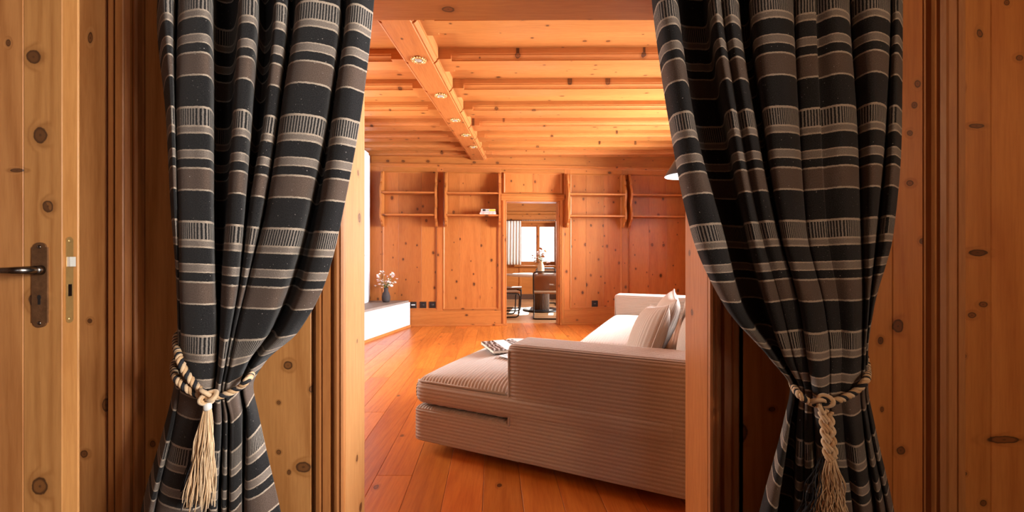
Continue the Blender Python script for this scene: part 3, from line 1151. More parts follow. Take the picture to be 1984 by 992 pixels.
def tassel(parent, top, bottom, r0, r1, n, mats, seed, wav=0.0032):
    rnd = random.Random(seed)
    top, bottom = Vector(top), Vector(bottom)
    parts = [MB() for _ in mats]
    for i in range(n):
        a, q = rnd.uniform(0, 6.283), math.sqrt(rnd.random())
        m = 0
        u = rnd.random()
        for k in range(len(mats)):
            if u < mats[k][1]:
                m = k
                break
            u -= mats[k][1]
        L = rnd.uniform(0.82, 1.03)
        ph, ph2, fq = rnd.uniform(0, 6), rnd.uniform(0, 6), rnd.uniform(9, 14)
        side = -0.8 if m == 1 else 0.0
        path = []
        for k in range(15):
            t = k / 14 * L
            c = top.lerp(bottom, t)
            r = lerp(r0, r1, min(1, t) ** 0.8) * q
            w = wav * min(1, 3 * t)
            path.append(c + Vector((math.cos(a) * r + side * lerp(r0, r1, t) + w * math.sin(fq * t + ph),
                                    math.sin(a) * r * 0.55 + (0.010 if m == 1 else 0) + w * 0.6 * math.sin(fq * 0.9 * t + ph2),
                                    w * 0.4 * math.sin(fq * t + ph2))))
        parts[m].tube(path, 0.0014, 4)
    for mb, (mat, _) in zip(parts, mats):
        if mb.v:
            mb.build('tassel_threads', mat, parent, True, kind='stuff')


def rel(root):
    """children were built in room coordinates; bring them under a root that stands at the knot"""
    M = Matrix.Translation(root.location).inverted()
    for ch in root.children:
        ch.data.transform(M)


def knot(parent, c, R, mat_seq, seed=0, rz=0.0):
    for q, mat in enumerate(mat_seq):
        pts = []
        for i in range(60):
            t = 2 * math.pi * i / 60
            a = t + q * 0.35
            x = (math.sin(a) + 2 * math.sin(2 * a)) / 3
            z = (math.cos(a) - 2 * math.cos(2 * a)) / 3
            y = -math.sin(3 * a) * 0.45
            p = Vector((x * R * 1.15, y * R, z * R * 0.95)) * (1 - 0.16 * q)
            p = Matrix.Rotation(rz, 3, 'Y') @ p
            pts.append(Vector(c) + p)
        MB().tube(pts, 0.0053, 6, closed=True).build('knot_strand', mat, parent, True)


# left tieback
kp = rope_path(VL, [(402, 768), (402, 770)], 0.02)[0]
tbL = empty('curtain_tieback', kp, 0, 'cream and black twisted rope tieback with a long loose tassel', 'tieback', 'rope tiebacks on the curtains')
twisted(tbL, rope_path(VL, [(352, 640, 1.225), (341, 655, 1.175), (346, 690), (362, 725), (384, 752), (400, 766)]))
twisted(tbL, rope_path(VL, [(345, 690, 1.22), (337, 705, 1.17), (340, 730), (358, 750), (382, 764), (400, 770)]))
twisted(tbL, rope_path(VL, [(404, 770), (432, 766), (462, 752), (482, 733), (492, 712, 1.175), (486, 700, 1.225)]))
knot(tbL, kp, 0.0205, (CREAM_ROPE, TAN_ROPE), rz=0.3)
tt = spot(402, 788, kp.y + 0.004)
MB().lathe([(0.007, 0.011), (0.0094, 0.006), (0.0094, -0.005), (0.007, -0.009)], 12, tuple(tt)).build('tassel_binding', BINDING, tbL, True)
tassel(tbL, tt, spot(386, 982, kp.y + 0.01), 0.008, 0.041, 130, ((CREAM_ROPE, 0.62), (DARK_ROPE, 0.16), (TAN_ROPE, 0.22)), 3)
rel(tbL)

# right tieback
kp = rope_path(VR, [(1592, 782), (1592, 784)], 0.019)[0]
tbR = empty('curtain_tieback', kp, 0, 'cream and black rope tieback with a plaited tail and frayed tassel', 'tieback', 'rope tiebacks on the curtains')
twisted(tbR, rope_path(VR, [(1676, 690, 1.225), (1680, 712, 1.175), (1678, 735), (1655, 760), (1622, 776), (1594, 782)]))
twisted(tbR, rope_path(VR, [(1545, 725, 1.225), (1534, 738, 1.175), (1546, 762), (1568, 779), (1590, 784)]))
knot(tbR, kp, 0.0235, (CREAM_ROPE, TAN_ROPE, DARK_ROPE), rz=-0.2)
p0, p1 = spot(1600, 798, kp.y + 0.004), spot(1610, 890, kp.y + 0.004)
for q, mat in enumerate((CREAM_ROPE, TAN_ROPE, CREAM_ROPE)):
    for strand in range(2):
        pts = []
        for i in range(41):
            t = i / 40
            a = 2 * math.pi * (t * 1.6 + q / 3)
            pts.append(p0.lerp(p1, t) + Vector((math.sin(a) * 0.010 + (strand - 0.5) * 0.005, math.sin(2 * a) * 0.006, (strand - 0.5) * 0.004)))
        MB().tube(pts, 0.0049, 6).build('plait_strand', mat, tbR, True)
tassel(tbR, p1, spot(1611, 1010, kp.y + 0.01), 0.011, 0.048, 120, ((CREAM_ROPE, 0.60), (DARK_ROPE, 0.12), (TAN_ROPE, 0.28)), 5, 0.0048)
rel(tbR)

# ------------------------------------------------------------------ the open door at the left
DX, DY0, DY1 = -1.196, 1.07, 1.115
door = empty('door_1', (DX, DY0, 0.0), 0, 'open knotty pine door with rusty handle plate and brass lock', 'door', kind='structure')


def dpart(mb, name, mat, parent=None, smooth=False):
    if parent is None or parent is door:
        mb.v = [(a - DX, b - DY0, c) for (a, b, c) in mb.v]
        return mb.build(name, mat, door, smooth)
    mb.v = [(a - DX, b - DY0, c) for (a, b, c) in mb.v]
    return mb.build(name, mat, parent, smooth)


def door_knots(marks, Y=1.07):
    out = []
    for (px, py, w, h) in marks:
        p = spot(px, py, Y)
        out.append((p.x - DX, p.z, w / F * Y, h / F * Y))
    return out


DOOR_Z = wood('knotty_pine_door', 2, HALL_L, HALL_D, cell=3.0, kr=0.07, keep=0.12, rings=14, ring_w=0.5, var=0.08, hue=0.004,
              knots=door_knots([(65, 110, 15, 15), (78, 262, 15, 17), (93, 400, 11, 13), (72, 582, 18, 16), (77, 942, 17, 19), (16, 83, 5, 7), (33, 330, 14, 4)]))
EDGE_Z = wood('pine_door_edge', 2, (0.60, 0.30, 0.105), (0.46, 0.20, 0.058), cell=3.2, kr=0.07, keep=0.1, var=0.0, rings=6, drop=0, knots=[(0.022, 0.785, 0.017, 0.045)])
for (a, b) in ((-2.02, -1.66), (-1.66, -1.299), (-1.299, DX)):
    dpart(MB().cbox(a + 0.0004, b - (0.0004 if b != DX else 0.0), DY0, DY1 - 0.006, 0.012, 2.06, 0.0018), 'door_board', DOOR_Z)
dpart(MB().cbox(-2.02, DX + 0.0005, DY1 - 0.006, DY1, 0.012, 2.06, 0.002), 'door_back', EDGE_Z)


def plate_outline(w, h, r, notch):
    """long handle plate: straight sides, stepped shoulders, rounded ends"""
    pts = []
    for i in range(9):
        a = math.pi * i / 8
        pts.append((r * math.cos(a), h - r * 0.75 + r * 0.75 * math.sin(a)))
    pts = [(w, h - r * 0.75 - notch), (w, h - r * 0.75)] + [(p if abs(p[0]) < r * 0.999 else p) for p in pts] + [(-w, h - r * 0.75), (-w, h - r * 0.75 - notch)]
    low = [(-x, -z) for (x, z) in pts]
    return pts + low


zc = EYE - (552 - HZ) / F * DY0
xc = -1.252
pl = [(xc + p, zc + q) for (p, q) in plate_outline(0.0205, 0.113, 0.017, 0.004)]
plate = dpart(MB().prism(pl, 1, DY0 - 0.004, DY0), 'handle_plate', RUST)
for s in (-1, 1):
    dpart(MB().ball((xc, DY0 - 0.004, zc + s * 0.101), 0.005, 10, 6, 1, 0.5, 1), 'screw', STEEL, plate, True)
kh = [(xc - 0.0035 + 0.0, zc - 0.052), (xc + 0.0035, zc - 0.052), (xc + 0.0035, zc - 0.038), (xc + 0.0052, zc - 0.033), (xc + 0.0040, zc - 0.028),
      (xc, zc - 0.026), (xc - 0.0040, zc - 0.028), (xc - 0.0052, zc - 0.033), (xc - 0.0035, zc - 0.038)]
dpart(MB().prism(kh, 1, DY0 - 0.0046, DY0 - 0.003), 'keyhole', BLACKP, plate)
hz = EYE - (524 - HZ) / F * 1.03
hx = -1.247
dpart(MB().tube([(hx, DY0 - 0.004, hz), (hx, DY0 - 0.02, hz)], [0.013, 0.0115], 16), 'lever_collar', STEEL, None, True)
lev = cat_rom([(hx, DY0 - 0.012, hz), (hx - 0.001, DY0 - 0.034, hz), (hx - 0.014, DY0 - 0.050, hz), (hx - 0.045, DY0 - 0.054, hz), (hx - 0.085, DY0 - 0.054, hz + 0.001),
               (hx - 0.125, DY0 - 0.052, hz + 0.003)], 6)
n = len(lev)
dpart(MB().tube(lev, [0.0105 - 0.0042 * min(1, max(0, (i / n - 0.25) * 2)) + (0.002 * max(0, i / n - 0.8) * 5) for i in range(n)], 14), 'lever', STEEL, None, True)
# lock case front on the door edge
yl = (DY0 + DY1) / 2 - 0.006
zl = EYE - (542 - HZ) / F * 1.09
fp = []
for i in range(9):
    a = math.pi * i / 8
    fp.append((yl + 0.009 * math.cos(a), zl + 0.107 + 0.009 * math.sin(a)))
fp += [(2 * yl - p, 2 * zl - q) for (p, q) in fp]
face = dpart(MB().prism(fp, 0, DX, DX + 0.0025), 'lock_face', plain('aged_brass', (0.55, 0.32, 0.11), 0.38, 0.6, var=0.3, nscale=25))
zt = EYE - (507 - HZ) / F * 1.09
dpart(MB().prism([(yl - 0.0072, zt - 0.013), (yl + 0.0072, zt - 0.013), (yl + 0.0072, zt + 0.013), (yl - 0.0072, zt + 0.013)], 0, DX + 0.002, DX + 0.011), 'latch', plain('satin_latch', (0.72, 0.70, 0.64), 0.35, 0.2), face)
zb2 = EYE - (562 - HZ) / F * 1.09
dpart(MB().box(DX + 0.002, DX + 0.0034, yl - 0.0045, yl + 0.0045, zb2 - 0.016, zb2 + 0.016), 'dead_bolt', STEEL, face)
for s in (-1, 1):
    dpart(MB().ball((DX + 0.0022, yl, zl + s * 0.105), 0.0042, 10, 6, 0.5, 1, 1), 'screw', BRASS, face, True)

# ------------------------------------------------------------------ sofa
SA = math.radians(-24.2)
sofa = empty('corner_sofa', (-0.0285, 2.01, 0.0), SA, 'large beige corduroy corner sofa with a chaise end', 'sofa')


def ribbed_box(mb, x0, x1, y0, y1, z0, z1, r, top='x', side='z', per=0.0205, amp=0.0062, crown=0.0, res=5, coarse=0.03, bulge=0.0, faces='xXyYzZ'):
    lo, hi = Vector((x0, y0, z0)), Vector((x1, y1, z1))
    ce = (lo + hi) / 2

    def shape(p, axis):
        q = Vector((min(max(p.x, x0 + r), x1 - r), min(max(p.y, y0 + r), y1 - r), min(max(p.z, z0 + r), z1 - r)))
        d = p - q
        nrm = d.normalized()
        out = q + nrm * r
        if axis == 2:
            c = {'x': p.x, 'y': p.y}[top]
        else:
            c = p.z if side == 'z' else (p.x if axis == 1 else p.y)
        rib = abs(math.sin(math.pi * c / per)) ** 0.6
        out += nrm * (amp * (rib - 1))
        u = (p.x - ce.x) / (hi.x - ce.x)
        v = (p.y - ce.y) / (hi.y - ce.y)
        if crown and nrm.z > 0:
            out.z += crown * max(0, 1 - u ** 4) * max(0, 1 - v ** 4) * nrm.z
        if bulge:
            w = (p.z - ce.z) / (hi.z - ce.z)
            k = bulge * max(0, 1 - w * w)
            out.x += k * u * (1 if axis == 0 else 0.0)
            out.y += k * v * (1 if axis == 1 else 0.0)
        return out
    for ch, axis, val in (('x', 0, x0), ('X', 0, x1), ('y', 1, y0), ('Y', 1, y1), ('z', 2, z0), ('Z', 2, z1)):
        if ch not in faces:
            continue
        a, b = [q for q in range(3) if q != axis]
        step = [0, 0, 0]
        fine_ax = {'x': 0, 'y': 1}[top] if axis == 2 else (2 if side == 'z' else (0 if axis == 1 else 1))
        na = max(2, int((hi[a] - lo[a]) / (per / res if a == fine_ax and ch != 'z' else coarse)))
        nb = max(2, int((hi[b] - lo[b]) / (per / res if b == fine_ax and ch != 'z' else coarse)))

        def ease(t):                        # closer rows near the rounded rim
            return t

        def fn(s, t):
            p = [0, 0, 0]
            p[axis] = val
            p[a] = lerp(lo[a], hi[a], s)
            p[b] = lerp(lo[b], hi[b], t)
            return shape(Vector(p), axis)
        k0 = len(mb.f)
        mb.grid(fn, na, nb)
        flip = (ch in 'xYz')
        # grid (a,b) winding: a x b equals +axis for axis 0 and 2, -axis for 1
        if flip:
            mb.f[k0:] = [q[::-1] for q in mb.f[k0:]]
    return mb


def piping(pts, r=0.0055, closed=False):
    return MB().tube(pts, r, 6, closed=closed)


ribbed_box(MB(), -0.573, 0.09, 0.0005, 1.25, 0.05, 0.247, 0.028, per=0.0182, amp=0.0066).build('chaise_base', CORD, sofa, True)
ribbed_box(MB(), -0.573, 0.80, 0.004, 1.25, 0.250, 0.405, 0.055, crown=0.06, bulge=0.012).build('chaise_cushion', CORD, sofa, True)
ribbed_box(MB(), 0.0, 1.08, 0.0, 0.245, 0.05, 0.640, 0.032, top='y', per=0.0182, amp=0.0066).build('armrest', CORD, sofa, True)
ribbed_box(MB(), 0.0, 1.08, 3.02, 3.27, 0.05, 0.640, 0.032, top='y', res=4, per=0.0182, amp=0.0066).build('armrest', CORD, sofa, True)
ribbed_box(MB(), 0.006, 0.84, 1.253, 3.018, 0.05, 0.247, 0.028, res=3, per=0.0182, amp=0.0066).build('seat_base', CORD, sofa, True)
ribbed_box(MB(), -0.004, 0.80, 1.256, 3.016, 0.250, 0.405, 0.055, crown=0.045, bulge=0.008, res=4).build('seat_cushion', CORD, sofa, True)
ribbed_box(MB(), 0.90, 1.08, 0.248, 3.016, 0.05, 0.640, 0.032, top='x', res=3).build('backrest', CORD, sofa, True)
# seams
zt = 0.372
MB().tube([(0.010, 0.008, 0.075), (0.010, 0.008, 0.60), (0.012, 0.02, 0.622), (0.012, 0.22, 0.625)], 0.006, 6).build('seam', CORD, sofa, True)
MB().tube([(-0.555, 0.028, 0.386), (-0.535, 0.012, 0.386), (-0.45, 0.010, 0.388), (-0.30, 0.009, 0.388), (-0.008, 0.009, 0.388)], 0.006, 6).build('seam', CORD, sofa, True)
MB().tube([(0.010, 3.028, 0.25), (0.010, 3.028, 0.60), (0.02, 3.028, 0.628), (1.0, 3.028, 0.628)], 0.006, 6).build('seam', CORD, sofa, True)
for (a, b) in ((-0.36, 0.30), (-0.40, 1.0), (0.85, 0.22), (0.95, 3.15), (0.10, 3.15), (0.10, 2.1)):
    MB().lathe([(0.022, 0.0), (0.026, 0.05)], 12, (a, b, 0.0)).build('foot', BLACKP, sofa, True)


def pillow_mesh(w, h, t, per=0.0205, amp=0.0052, along=0):
    mb = MB()
    for s in (1, -1):
        def fn(a, b):
            u, v = a * 2 - 1, b * 2 - 1
            k = (max(0, 1 - abs(u) ** 2.6) * max(0, 1 - abs(v) ** 2.6)) ** 0.55
            pin = 0.07 * (u * u) * (1 - v * v) * -1
            pin2 = 0.07 * (v * v) * (1 - u * u) * -1
            x = u * w / 2 * (1 + pin2 * -0.0 + pin)
            y = v * h / 2 * (1 + pin2)
            c = x if along == 0 else y
            rib = abs(math.sin(math.pi * c / per)) ** 0.6
            return (x, y, s * (t / 2 * k + amp * (rib - 1) * min(1, k * 3) + 0.004))
        k0 = len(mb.f)
        na = int(w / per * 5)
        nb = int(h / 0.02)
        mb.grid(fn, na if along == 0 else nb, nb if along == 0 else na)
        if s < 0:
            mb.f[k0:] = [q[::-1] for q in mb.f[k0:]]
    rim = []
    n = 40
    for e in range(4):
        for k in range(n):
            q = -1 + 2 * k / n
            u, v = [(q, -1), (1, q), (-q, 1), (-1, -q)][e]
            rim.append((u * w / 2 * (1 - 0.07 * u * u * (1 - v * v)), v * h / 2 * (1 - 0.07 * v * v * (1 - u * u)), 0))
    return mb, rim


def place(o, loc, normal, up_hint, roll=0.0):
    n = Vector(normal).normalized()
    up = Vector(up_hint)
    y = (up - n * up.dot(n)).normalized()
    x = y.cross(n)
    M = Matrix((x, y, n)).transposed().to_4x4()
    o.matrix_world = Matrix.Translation(loc) @ M @ Matrix.Rotation(roll, 4, 'Z')


RS = Matrix.Rotation(SA, 3, 'Z')


def S(a, b, z):
    return Vector((-0.0285, 2.01, 0)) + RS @ Vector((a, b, z))


# back cushions (part of the sofa), then loose scatter cushions
def local_cushion(name, loc, normal, up, w, h, t, along=0):
    mb, rim = pillow_mesh(w, h, t, along=along)
    o = mb.build(name, CORD, sofa, True)
    n = Vector(normal).normalized()
    u = Vector(up)
    y = (u - n * u.dot(n)).normalized()
    x = y.cross(n)
    o.data.transform(Matrix.Translation(loc) @ Matrix((x, y, n)).transposed().to_4x4())
    return o


for b in (0.66, 1.55, 2.45):
    local_cushion('back_cushion', (0.86, b, 0.60), (-1, 0, 0.18), (0, 0, 1), 0.86, 0.38, 0.17)


def scatter(loc, normal, up, w, h, t, roll, label, along=0):
    mb, rim = pillow_mesh(w, h, t, along=along)
    root = empty('scatter_cushion', (0, 0, 0), 0, label, 'cushion', 'corduroy scatter cushions on the sofa')
    mb.build('cover', CORD, root, True)
    MB().tube(rim, 0.0055, 6, closed=True).build('piping', CORD, root, True)
    place(root, loc, normal, up, roll)
    return root


nrm = RS @ Vector((-1, -0.30, 0.42))
scatter(S(0.585, 0.86, 0.575), nrm, (0, 0, 1), 0.42, 0.42, 0.17, 0.12, 'small corduroy cushion leaning foremost on the chaise')
nrm = RS @ Vector((-1, -0.10, 0.40))
scatter(S(0.65, 1.26, 0.60), nrm, (0, 0, 1), 0.48, 0.46, 0.16, -0.08, 'corduroy cushion leaning behind the foremost cushion')

# book lying on the chaise
bk = empty('picture_book', S(-0.31, 0.62, 0.467), SA + math.radians(-46.6), 'picture book with a black and white cover lying on the chaise', 'book')
MB().cbox(-0.150, 0.150, -0.115, 0.117, 0.003, 0.019, 0.001).build('pages', PAPER, bk)
MB().cbox(-0.152, 0.152, -0.117, 0.119, 0.019, 0.022, 0.001).build('cover', ZEBRA, bk)
MB().cbox(-0.152, 0.152, -0.117, 0.119, 0.0, 0.003, 0.001).build('cover', ZEBRA, bk)
MB().cbox(-0.1525, 0.1525, -0.028, 0.050, 0.0221, 0.0226, 0.0001).build('cover_band', WHITEP, bk)
lf = empty('paper_leaflet', S(-0.125, 0.42, 0.468), SA + math.radians(-20), 'white printed leaflet beside the picture book', 'leaflet')
MB().cbox(-0.10, 0.10, -0.06, 0.06, 0, 0.003, 0.0005).build('sheet', WHITEP, lf)
for k in range(4):
    MB().box(-0.085, -0.085 + 0.03 + 0.02 * (k % 3), 0.035 - k * 0.024, 0.040 - k * 0.024, 0.003, 0.0034).build('print_line', BLACKP, lf)

# ------------------------------------------------------------------ wall shelves, books, sockets on the far wall
BR = [(0, 2.41), (.055, 2.41), (.085, 2.395), (.105, 2.36), (.115, 2.31), (.118, 2.285), (.145, 2.285), (.145, 2.235), (.125, 2.225), (.150, 2.19),
      (.178, 2.14), (.190, 2.09), (.185, 2.04), (.165, 1.985), (.150, 1.93), (.150, 1.895), (.168, 1.84), (.187, 1.79), (.190, 1.73), (.178, 1.68),
      (.145, 1.645), (.105, 1.625), (.095, 1.59), (.060, 1.56), (0, 1.56)]


def wall_point(u, w, z):
    return Vector((math.cos(TH) * u - math.sin(TH) * w, FW + math.sin(TH) * u + math.cos(TH) * w, z))


def wall_shelf(u0, u1, label):
    c = (u0 + u1) / 2
    e = empty('wall_shelf', wall_point(c, -0.030, 0), TH, label, 'shelf', 'scalloped pine shelves on the far wall')
    hw = (u1 - u0) / 2
    for s in (-1, 1):
        a, b = sorted((s * hw, s * (hw - 0.028)))
        MB().prism([(-p, z) for (p, z) in BR], 0, a, b).build('side_bracket', W_Z, e)
    for z in (2.082, 1.742):
        MB().cbox(-hw + 0.028, hw - 0.028, -0.182, -0.001, z - 0.026, z, 0.004).build('shelf_board', W_X, e)
    return e


wall_shelf(U(742), U(849), 'empty scalloped pine shelf nearest the white stove')
wall_shelf(U(864), U(969), 'scalloped pine shelf holding a small pile of books')
wall_shelf(U(1096), U(1206), 'empty scalloped pine shelf just right of the far doorway')
wall_shelf(U(1214), U(1330), 'scalloped pine shelf partly hidden, nearest the lamp')

BK = [((0.70, 0.50, 0.44), 'pale pink book at the bottom of the shelf pile', 0.25), ((0.72, 0.42, 0.40), 'rose book in the middle of the shelf pile', 0.235),
      ((0.66, 0.62, 0.58), 'grey and yellow book on top of the shelf pile', 0.22)]
z = 1.742
for k, (c, lab, w) in enumerate(BK):
    h = (0.024, 0.022, 0.036)[k]
    m = plain('book_cover_%s' % ('pink', 'rose', 'grey')[k], c, 0.5, var=0.1)
    e = empty('book', wall_point(U(945) + 0.004 * k, -0.125, z + 0.0003), TH, lab, 'book', 'books piled on the wall shelf')
    MB().cbox(-w / 2, w / 2, -0.075, 0.075, 0, 0.003, 0.0005).cbox(-w / 2, w / 2, -0.075, 0.075, h - 0.003, h, 0.0005).cbox(
        -w / 2, w / 2, -0.0755, -0.072, 0.003, h - 0.003, 0.0003).build('cover', m, e)
    MB().box(-w / 2 + 0.004, w / 2 - 0.004, -0.072, 0.072, 0.003, h - 0.003).build('pages', PAPER, e)
    if k == 2:
        MB().box(0.01, w / 2 - 0.001, -0.0762, -0.0754, 0.003, h - 0.003).build('spine_patch', plain('yellow_print', (0.80, 0.42, 0.05), 0.5), e)
        MB().box(-0.09, -0.04, -0.0762, -0.0754, 0.004, h - 0.004).build('spine_patch', BLACKP, e)
        for q in range(2):
            MB().box(-0.028 + q * 0.02, -0.018 + q * 0.02, -0.0762, -0.0754, 0.006, h - 0.010).build('spine_patch', BLACKP, e)
    else:
        for q in (-0.07, 0.02, 0.075):
            MB().box(q - 0.014, q + 0.014, -0.0761, -0.0754, h * 0.35, h * 0.55).build('spine_patch', BLACKP, e)
    z += h + 0.0003


def socket(px, label, face):
    e = empty('wall_socket', wall_point(U(px), -0.0075, 0.335), TH, label, 'socket', 'black sockets on the far wall')
    MB().cbox(-0.05, 0.05, -0.010, 0.001, -0.05, 0.05, 0.003).build('plate', BLACKP, e)
    if face == 'white':
        MB().cbox(-0.030, 0.030, -0.014, -0.010, -0.006, 0.010, 0.001).build('white_port', WHITEP, e)
    else:
        MB().lathe([(0.022, 0), (0.020, 0.003)], 20).build('well', BLACK, e, True)
        w = e.children[-1]
        w.data.transform(Matrix.Translation((0, -0.010, 0)) @ Matrix.Rotation(math.radians(90), 4, 'X'))
        for s in (-1, 1):
            MB().box(s * 0.009 - 0.0025, s * 0.009 + 0.0025, -0.0145, -0.013, -0.0025, 0.0025).build('contact', CHROME, e)


socket(801, 'black socket with a white port beside the white bench', 'white')
socket(820, 'black socket, middle of the three in a row', 'dot')
socket(838, 'black socket, right end of the row of three', 'dot')
socket(1152, 'single black socket right of the far doorway', 'dot')

# ------------------------------------------------------------------ vases with flowers


def bouquet(name, base, n, spread, h0, h1, label, cat, seed, mats, stem_mat, fr=0.016, up=0.0):
    rnd = random.Random(seed)
    e = empty(name, base, 0, label, cat)
    heads = []
    st = MB()
    lv = MB()
    for i in range(n):
        a = rnd.uniform(0, 6.283)
        q = math.sqrt(rnd.random())
        tip = Vector((math.cos(a) * q * spread, math.sin(a) * q * spread, rnd.uniform(h0, h1) - 0.05 * q))
        st.tube(cat_rom([(0.004 * math.cos(a), 0.004 * math.sin(a), -0.03), (tip.x * 0.15, tip.y * 0.15, h0 * 0.35), tuple(tip * 0.7), tuple(tip)], 3), 0.0012, 4)
        heads.append((tip, a))
        if i % 2 == 0:
            m = tip * 0.62
            d = Vector((math.cos(a + 1), math.sin(a + 1), 0.5)) * 0.035
            s = Vector((-d.y, d.x, 0)).normalized() * 0.007
            lv.add([m, m + d * 0.5 + s, m + d, m + d * 0.5 - s], [(0, 1, 2, 3)])
    st.build('stems', stem_mat, e, True)
    lv.build('leaves', LEAFG, e, kind='stuff')
    meshes = []
    for m in mats:
        mb = MB()
        for k in range(7):
            a = 2 * math.pi * k / 7
            d = Vector((math.cos(a), math.sin(a), 0.35))
            s = Vector((-math.sin(a), math.cos(a), 0)) * fr * 0.42
            mb.add([Vector((0, 0, 0)), d * fr * 0.6 + s, d * fr, d * fr * 0.6 - s], [(0, 1, 2, 3)])
        mb.ball((0, 0, 0.004), fr * 0.38, 7, 4)
        meshes.append(mb.mesh('flower', m))
    for i, (tip, a) in enumerate(heads):
        o = bpy.data.objects.new('flower', meshes[i % len(meshes)])
        link_obj(o, e)
        o.location = tip
        o.rotation_euler = (rnd.uniform(-0.7, 0.9), rnd.uniform(-0.7, 0.7), a)
        s = rnd.uniform(0.7, 1.3)
        o.scale = (s, s, s)
    return e


vb = spot(748, 584, 6.02)
vb.z = 0.4125
vz = empty('clay_vase', vb, 0, 'dark clay bottle vase standing on the stove bench', 'vase')
MB().lathe([(0.045, 0), (0.060, 0.03), (0.062, 0.08), (0.050, 0.13), (0.032, 0.165), (0.034, 0.20), (0.038, 0.215), (0.028, 0.212), (0.024, 0.17), (0.02, 0.15)], 28).build(
    'body', CLAY, vz, True)
bouquet('flower_bouquet', (vb.x, vb.y, vb.z + 0.20), 52, 0.16, 0.07, 0.28, 'loose bouquet of pale pink flowers in the dark clay vase', 'flowers', 4, (PETAL, PETAL2, PETAL), STEM, 0.024)

# ------------------------------------------------------------------ pendant lamp
lc = spot(1330, 341, 3.35)
lamp = empty('pendant_lamp', lc, 0, 'black cone lampshade with a glowing white inside beside the curtain', 'lamp')
pr = [(0.172, 0.0), (0.172, 0.006), (0.045, 0.215), (0.030, 0.235), (0.012, 0.25)]
sh = MB().lathe(pr, 40)
sh.f = [q for q in sh.f if len(q) == 4]
sh.build('shade', BLACK, lamp, True)
si = MB().lathe([(0.1705, 0.0), (0.043, 0.212), (0.02, 0.226)], 40)
si.f = [q[::-1] for q in si.f if len(q) == 4]
si.build('shade_lining', plain('white_enamel', (0.85, 0.87, 0.9), 0.4), lamp, True)
MB().ball((0, 0, 0.085), 0.04, 16, 10).build('bulb', BULB, lamp, True)
MB().tube([(0, 0, 0.12), (0, 0, 0.25)], 0.012, 10).build('socket', BLACK, lamp, True)
MB().tube([(0, 0, 0.25), (0, 0, JB - lc.z)], 0.003, 6).build('cable', BLACK, lamp, True)

# ------------------------------------------------------------------ brass ceiling spots on the main beam
for k, (y, px) in enumerate(((3.14, 811), (3.83, 854), (4.51, 882), (5.06, 903), (5.60, 917))):
    e = empty('ceiling_spotlight', ((px - CX) / F * y, y, MBZ), 0,
              ['brass ringed ceiling spotlight on the main beam nearest the opening', 'second brass ceiling spotlight from the opening along the beam',
               'middle brass ceiling spotlight along the main beam', 'fourth brass ceiling spotlight from the opening along the beam',
               'brass ceiling spotlight on the main beam nearest the far wall'][k], 'spotlight', 'brass spotlights on the main beam')
    ring = [(0.042 * math.cos(2 * math.pi * q / 32), 0.042 * math.sin(2 * math.pi * q / 32), -0.006) for q in range(32)]
    MB().tube(ring, 0.009, 8, closed=True).build('ring', BRASS, e, True)
    bd = MB()
    for q in range(16):
        a = 2 * math.pi * q / 16
        bd.ball((0.054 * math.cos(a), 0.054 * math.sin(a), -0.007), 0.006, 7, 5)
    bd.build('beading', BRASS, e, True)
    MB().ball((0, 0, 0), 0.034, 20, 8, 1, 1, 0.5).build('lens', FROST, e, True)

# ------------------------------------------------------------------ dining room beyond the doorway
DBY, DCZ = 10.5, 2.54
MB().box(-2.2, 3.4, 6.62, DBY + 0.1, -0.12, -0.022).build('floor_dining', FLOOR_Y, label='plank floor of the dining room', cat='floor', kind='structure')
fd = bpy.data.objects['floor_dining']
DFLOOR = wood('pale_dining_floor', 0, (0.52, 0.30, 0.15), (0.36, 0.18, 0.08), cell=3.0, kr=0.06, rough=0.3, var=0.25, drop=2)
y = 6.50
while y < DBY:
    for (a, b) in ((-2.2, 0.9), (0.902, 3.4)):
        MB().cbox(a, b, y + 0.0006, y + 0.2194, -0.022, -0.001, 0.0015).build('plank', DFLOOR, fd)
    y += 0.22
MB().box(-2.2, 3.4, 6.85, DBY + 0.3, DCZ, DCZ + 0.3).build('ceiling_dining', WHITE, label='white plaster ceiling of the dining room', cat='ceiling', kind='structure')
MB().box(-2.4, -2.2, 6.45, DBY + 0.3, -0.1, 2.8).build('wall_dining_left', W_Z, label='pine left wall of the dining room', cat='wall', kind='structure')
wall_with_hole('wall_dining_right', 3.4, 3.6, 6.6, DBY + 0.3, -0.1, 2.8, [(7.6, 8.8, 0.9, 2.1)], W_Z, 'pine right wall of the dining room')
side_window('fill_window_dining', 3.5, 7.6, 8.8, 0.9, 2.1, 'wooden casement window added in the dining room right wall for fill light', W_Y)  # unseen window, added so the dining room gets more light
wx0, wx1, wz0, wz1 = 0.17, 1.20, 0.88, 1.99
wd = MB().box(-2.2, wx0, DBY, DBY + 0.3, -0.1, 2.6).box(wx1, 3.4, DBY, DBY + 0.3, -0.1, 2.6)
wd.box(wx0, wx1, DBY, DBY + 0.3, -0.1, wz0).box(wx0, wx1, DBY, DBY + 0.3, wz1, 2.6)
wd = wd.build('wall_dining_far', W_X, label='red brown pine wall around the dining room window', cat='wall', kind='structure')
MB().prism([(DBY, 2.20), (DBY - 0.03, 2.21), (DBY - 0.05, 2.24), (DBY - 0.05, 2.27), (DBY, 2.30)], 0, -2.2, 3.4).build('picture_rail', W_X, wd)
MB().cbox(-2.2, 3.4, DBY - 0.02, DBY, 0.0, 0.13).build('baseboard', plain('dark_baseboard', (0.10, 0.05, 0.03), 0.5, var=0.2), wd)
for k in range(4):
    xx = -0.4 + 0.62 * k
    MB().cbox(xx - 0.03, xx + 0.03, DBY - 0.015, DBY, 0.13, 0.84).build('stile', W_Z, wd)
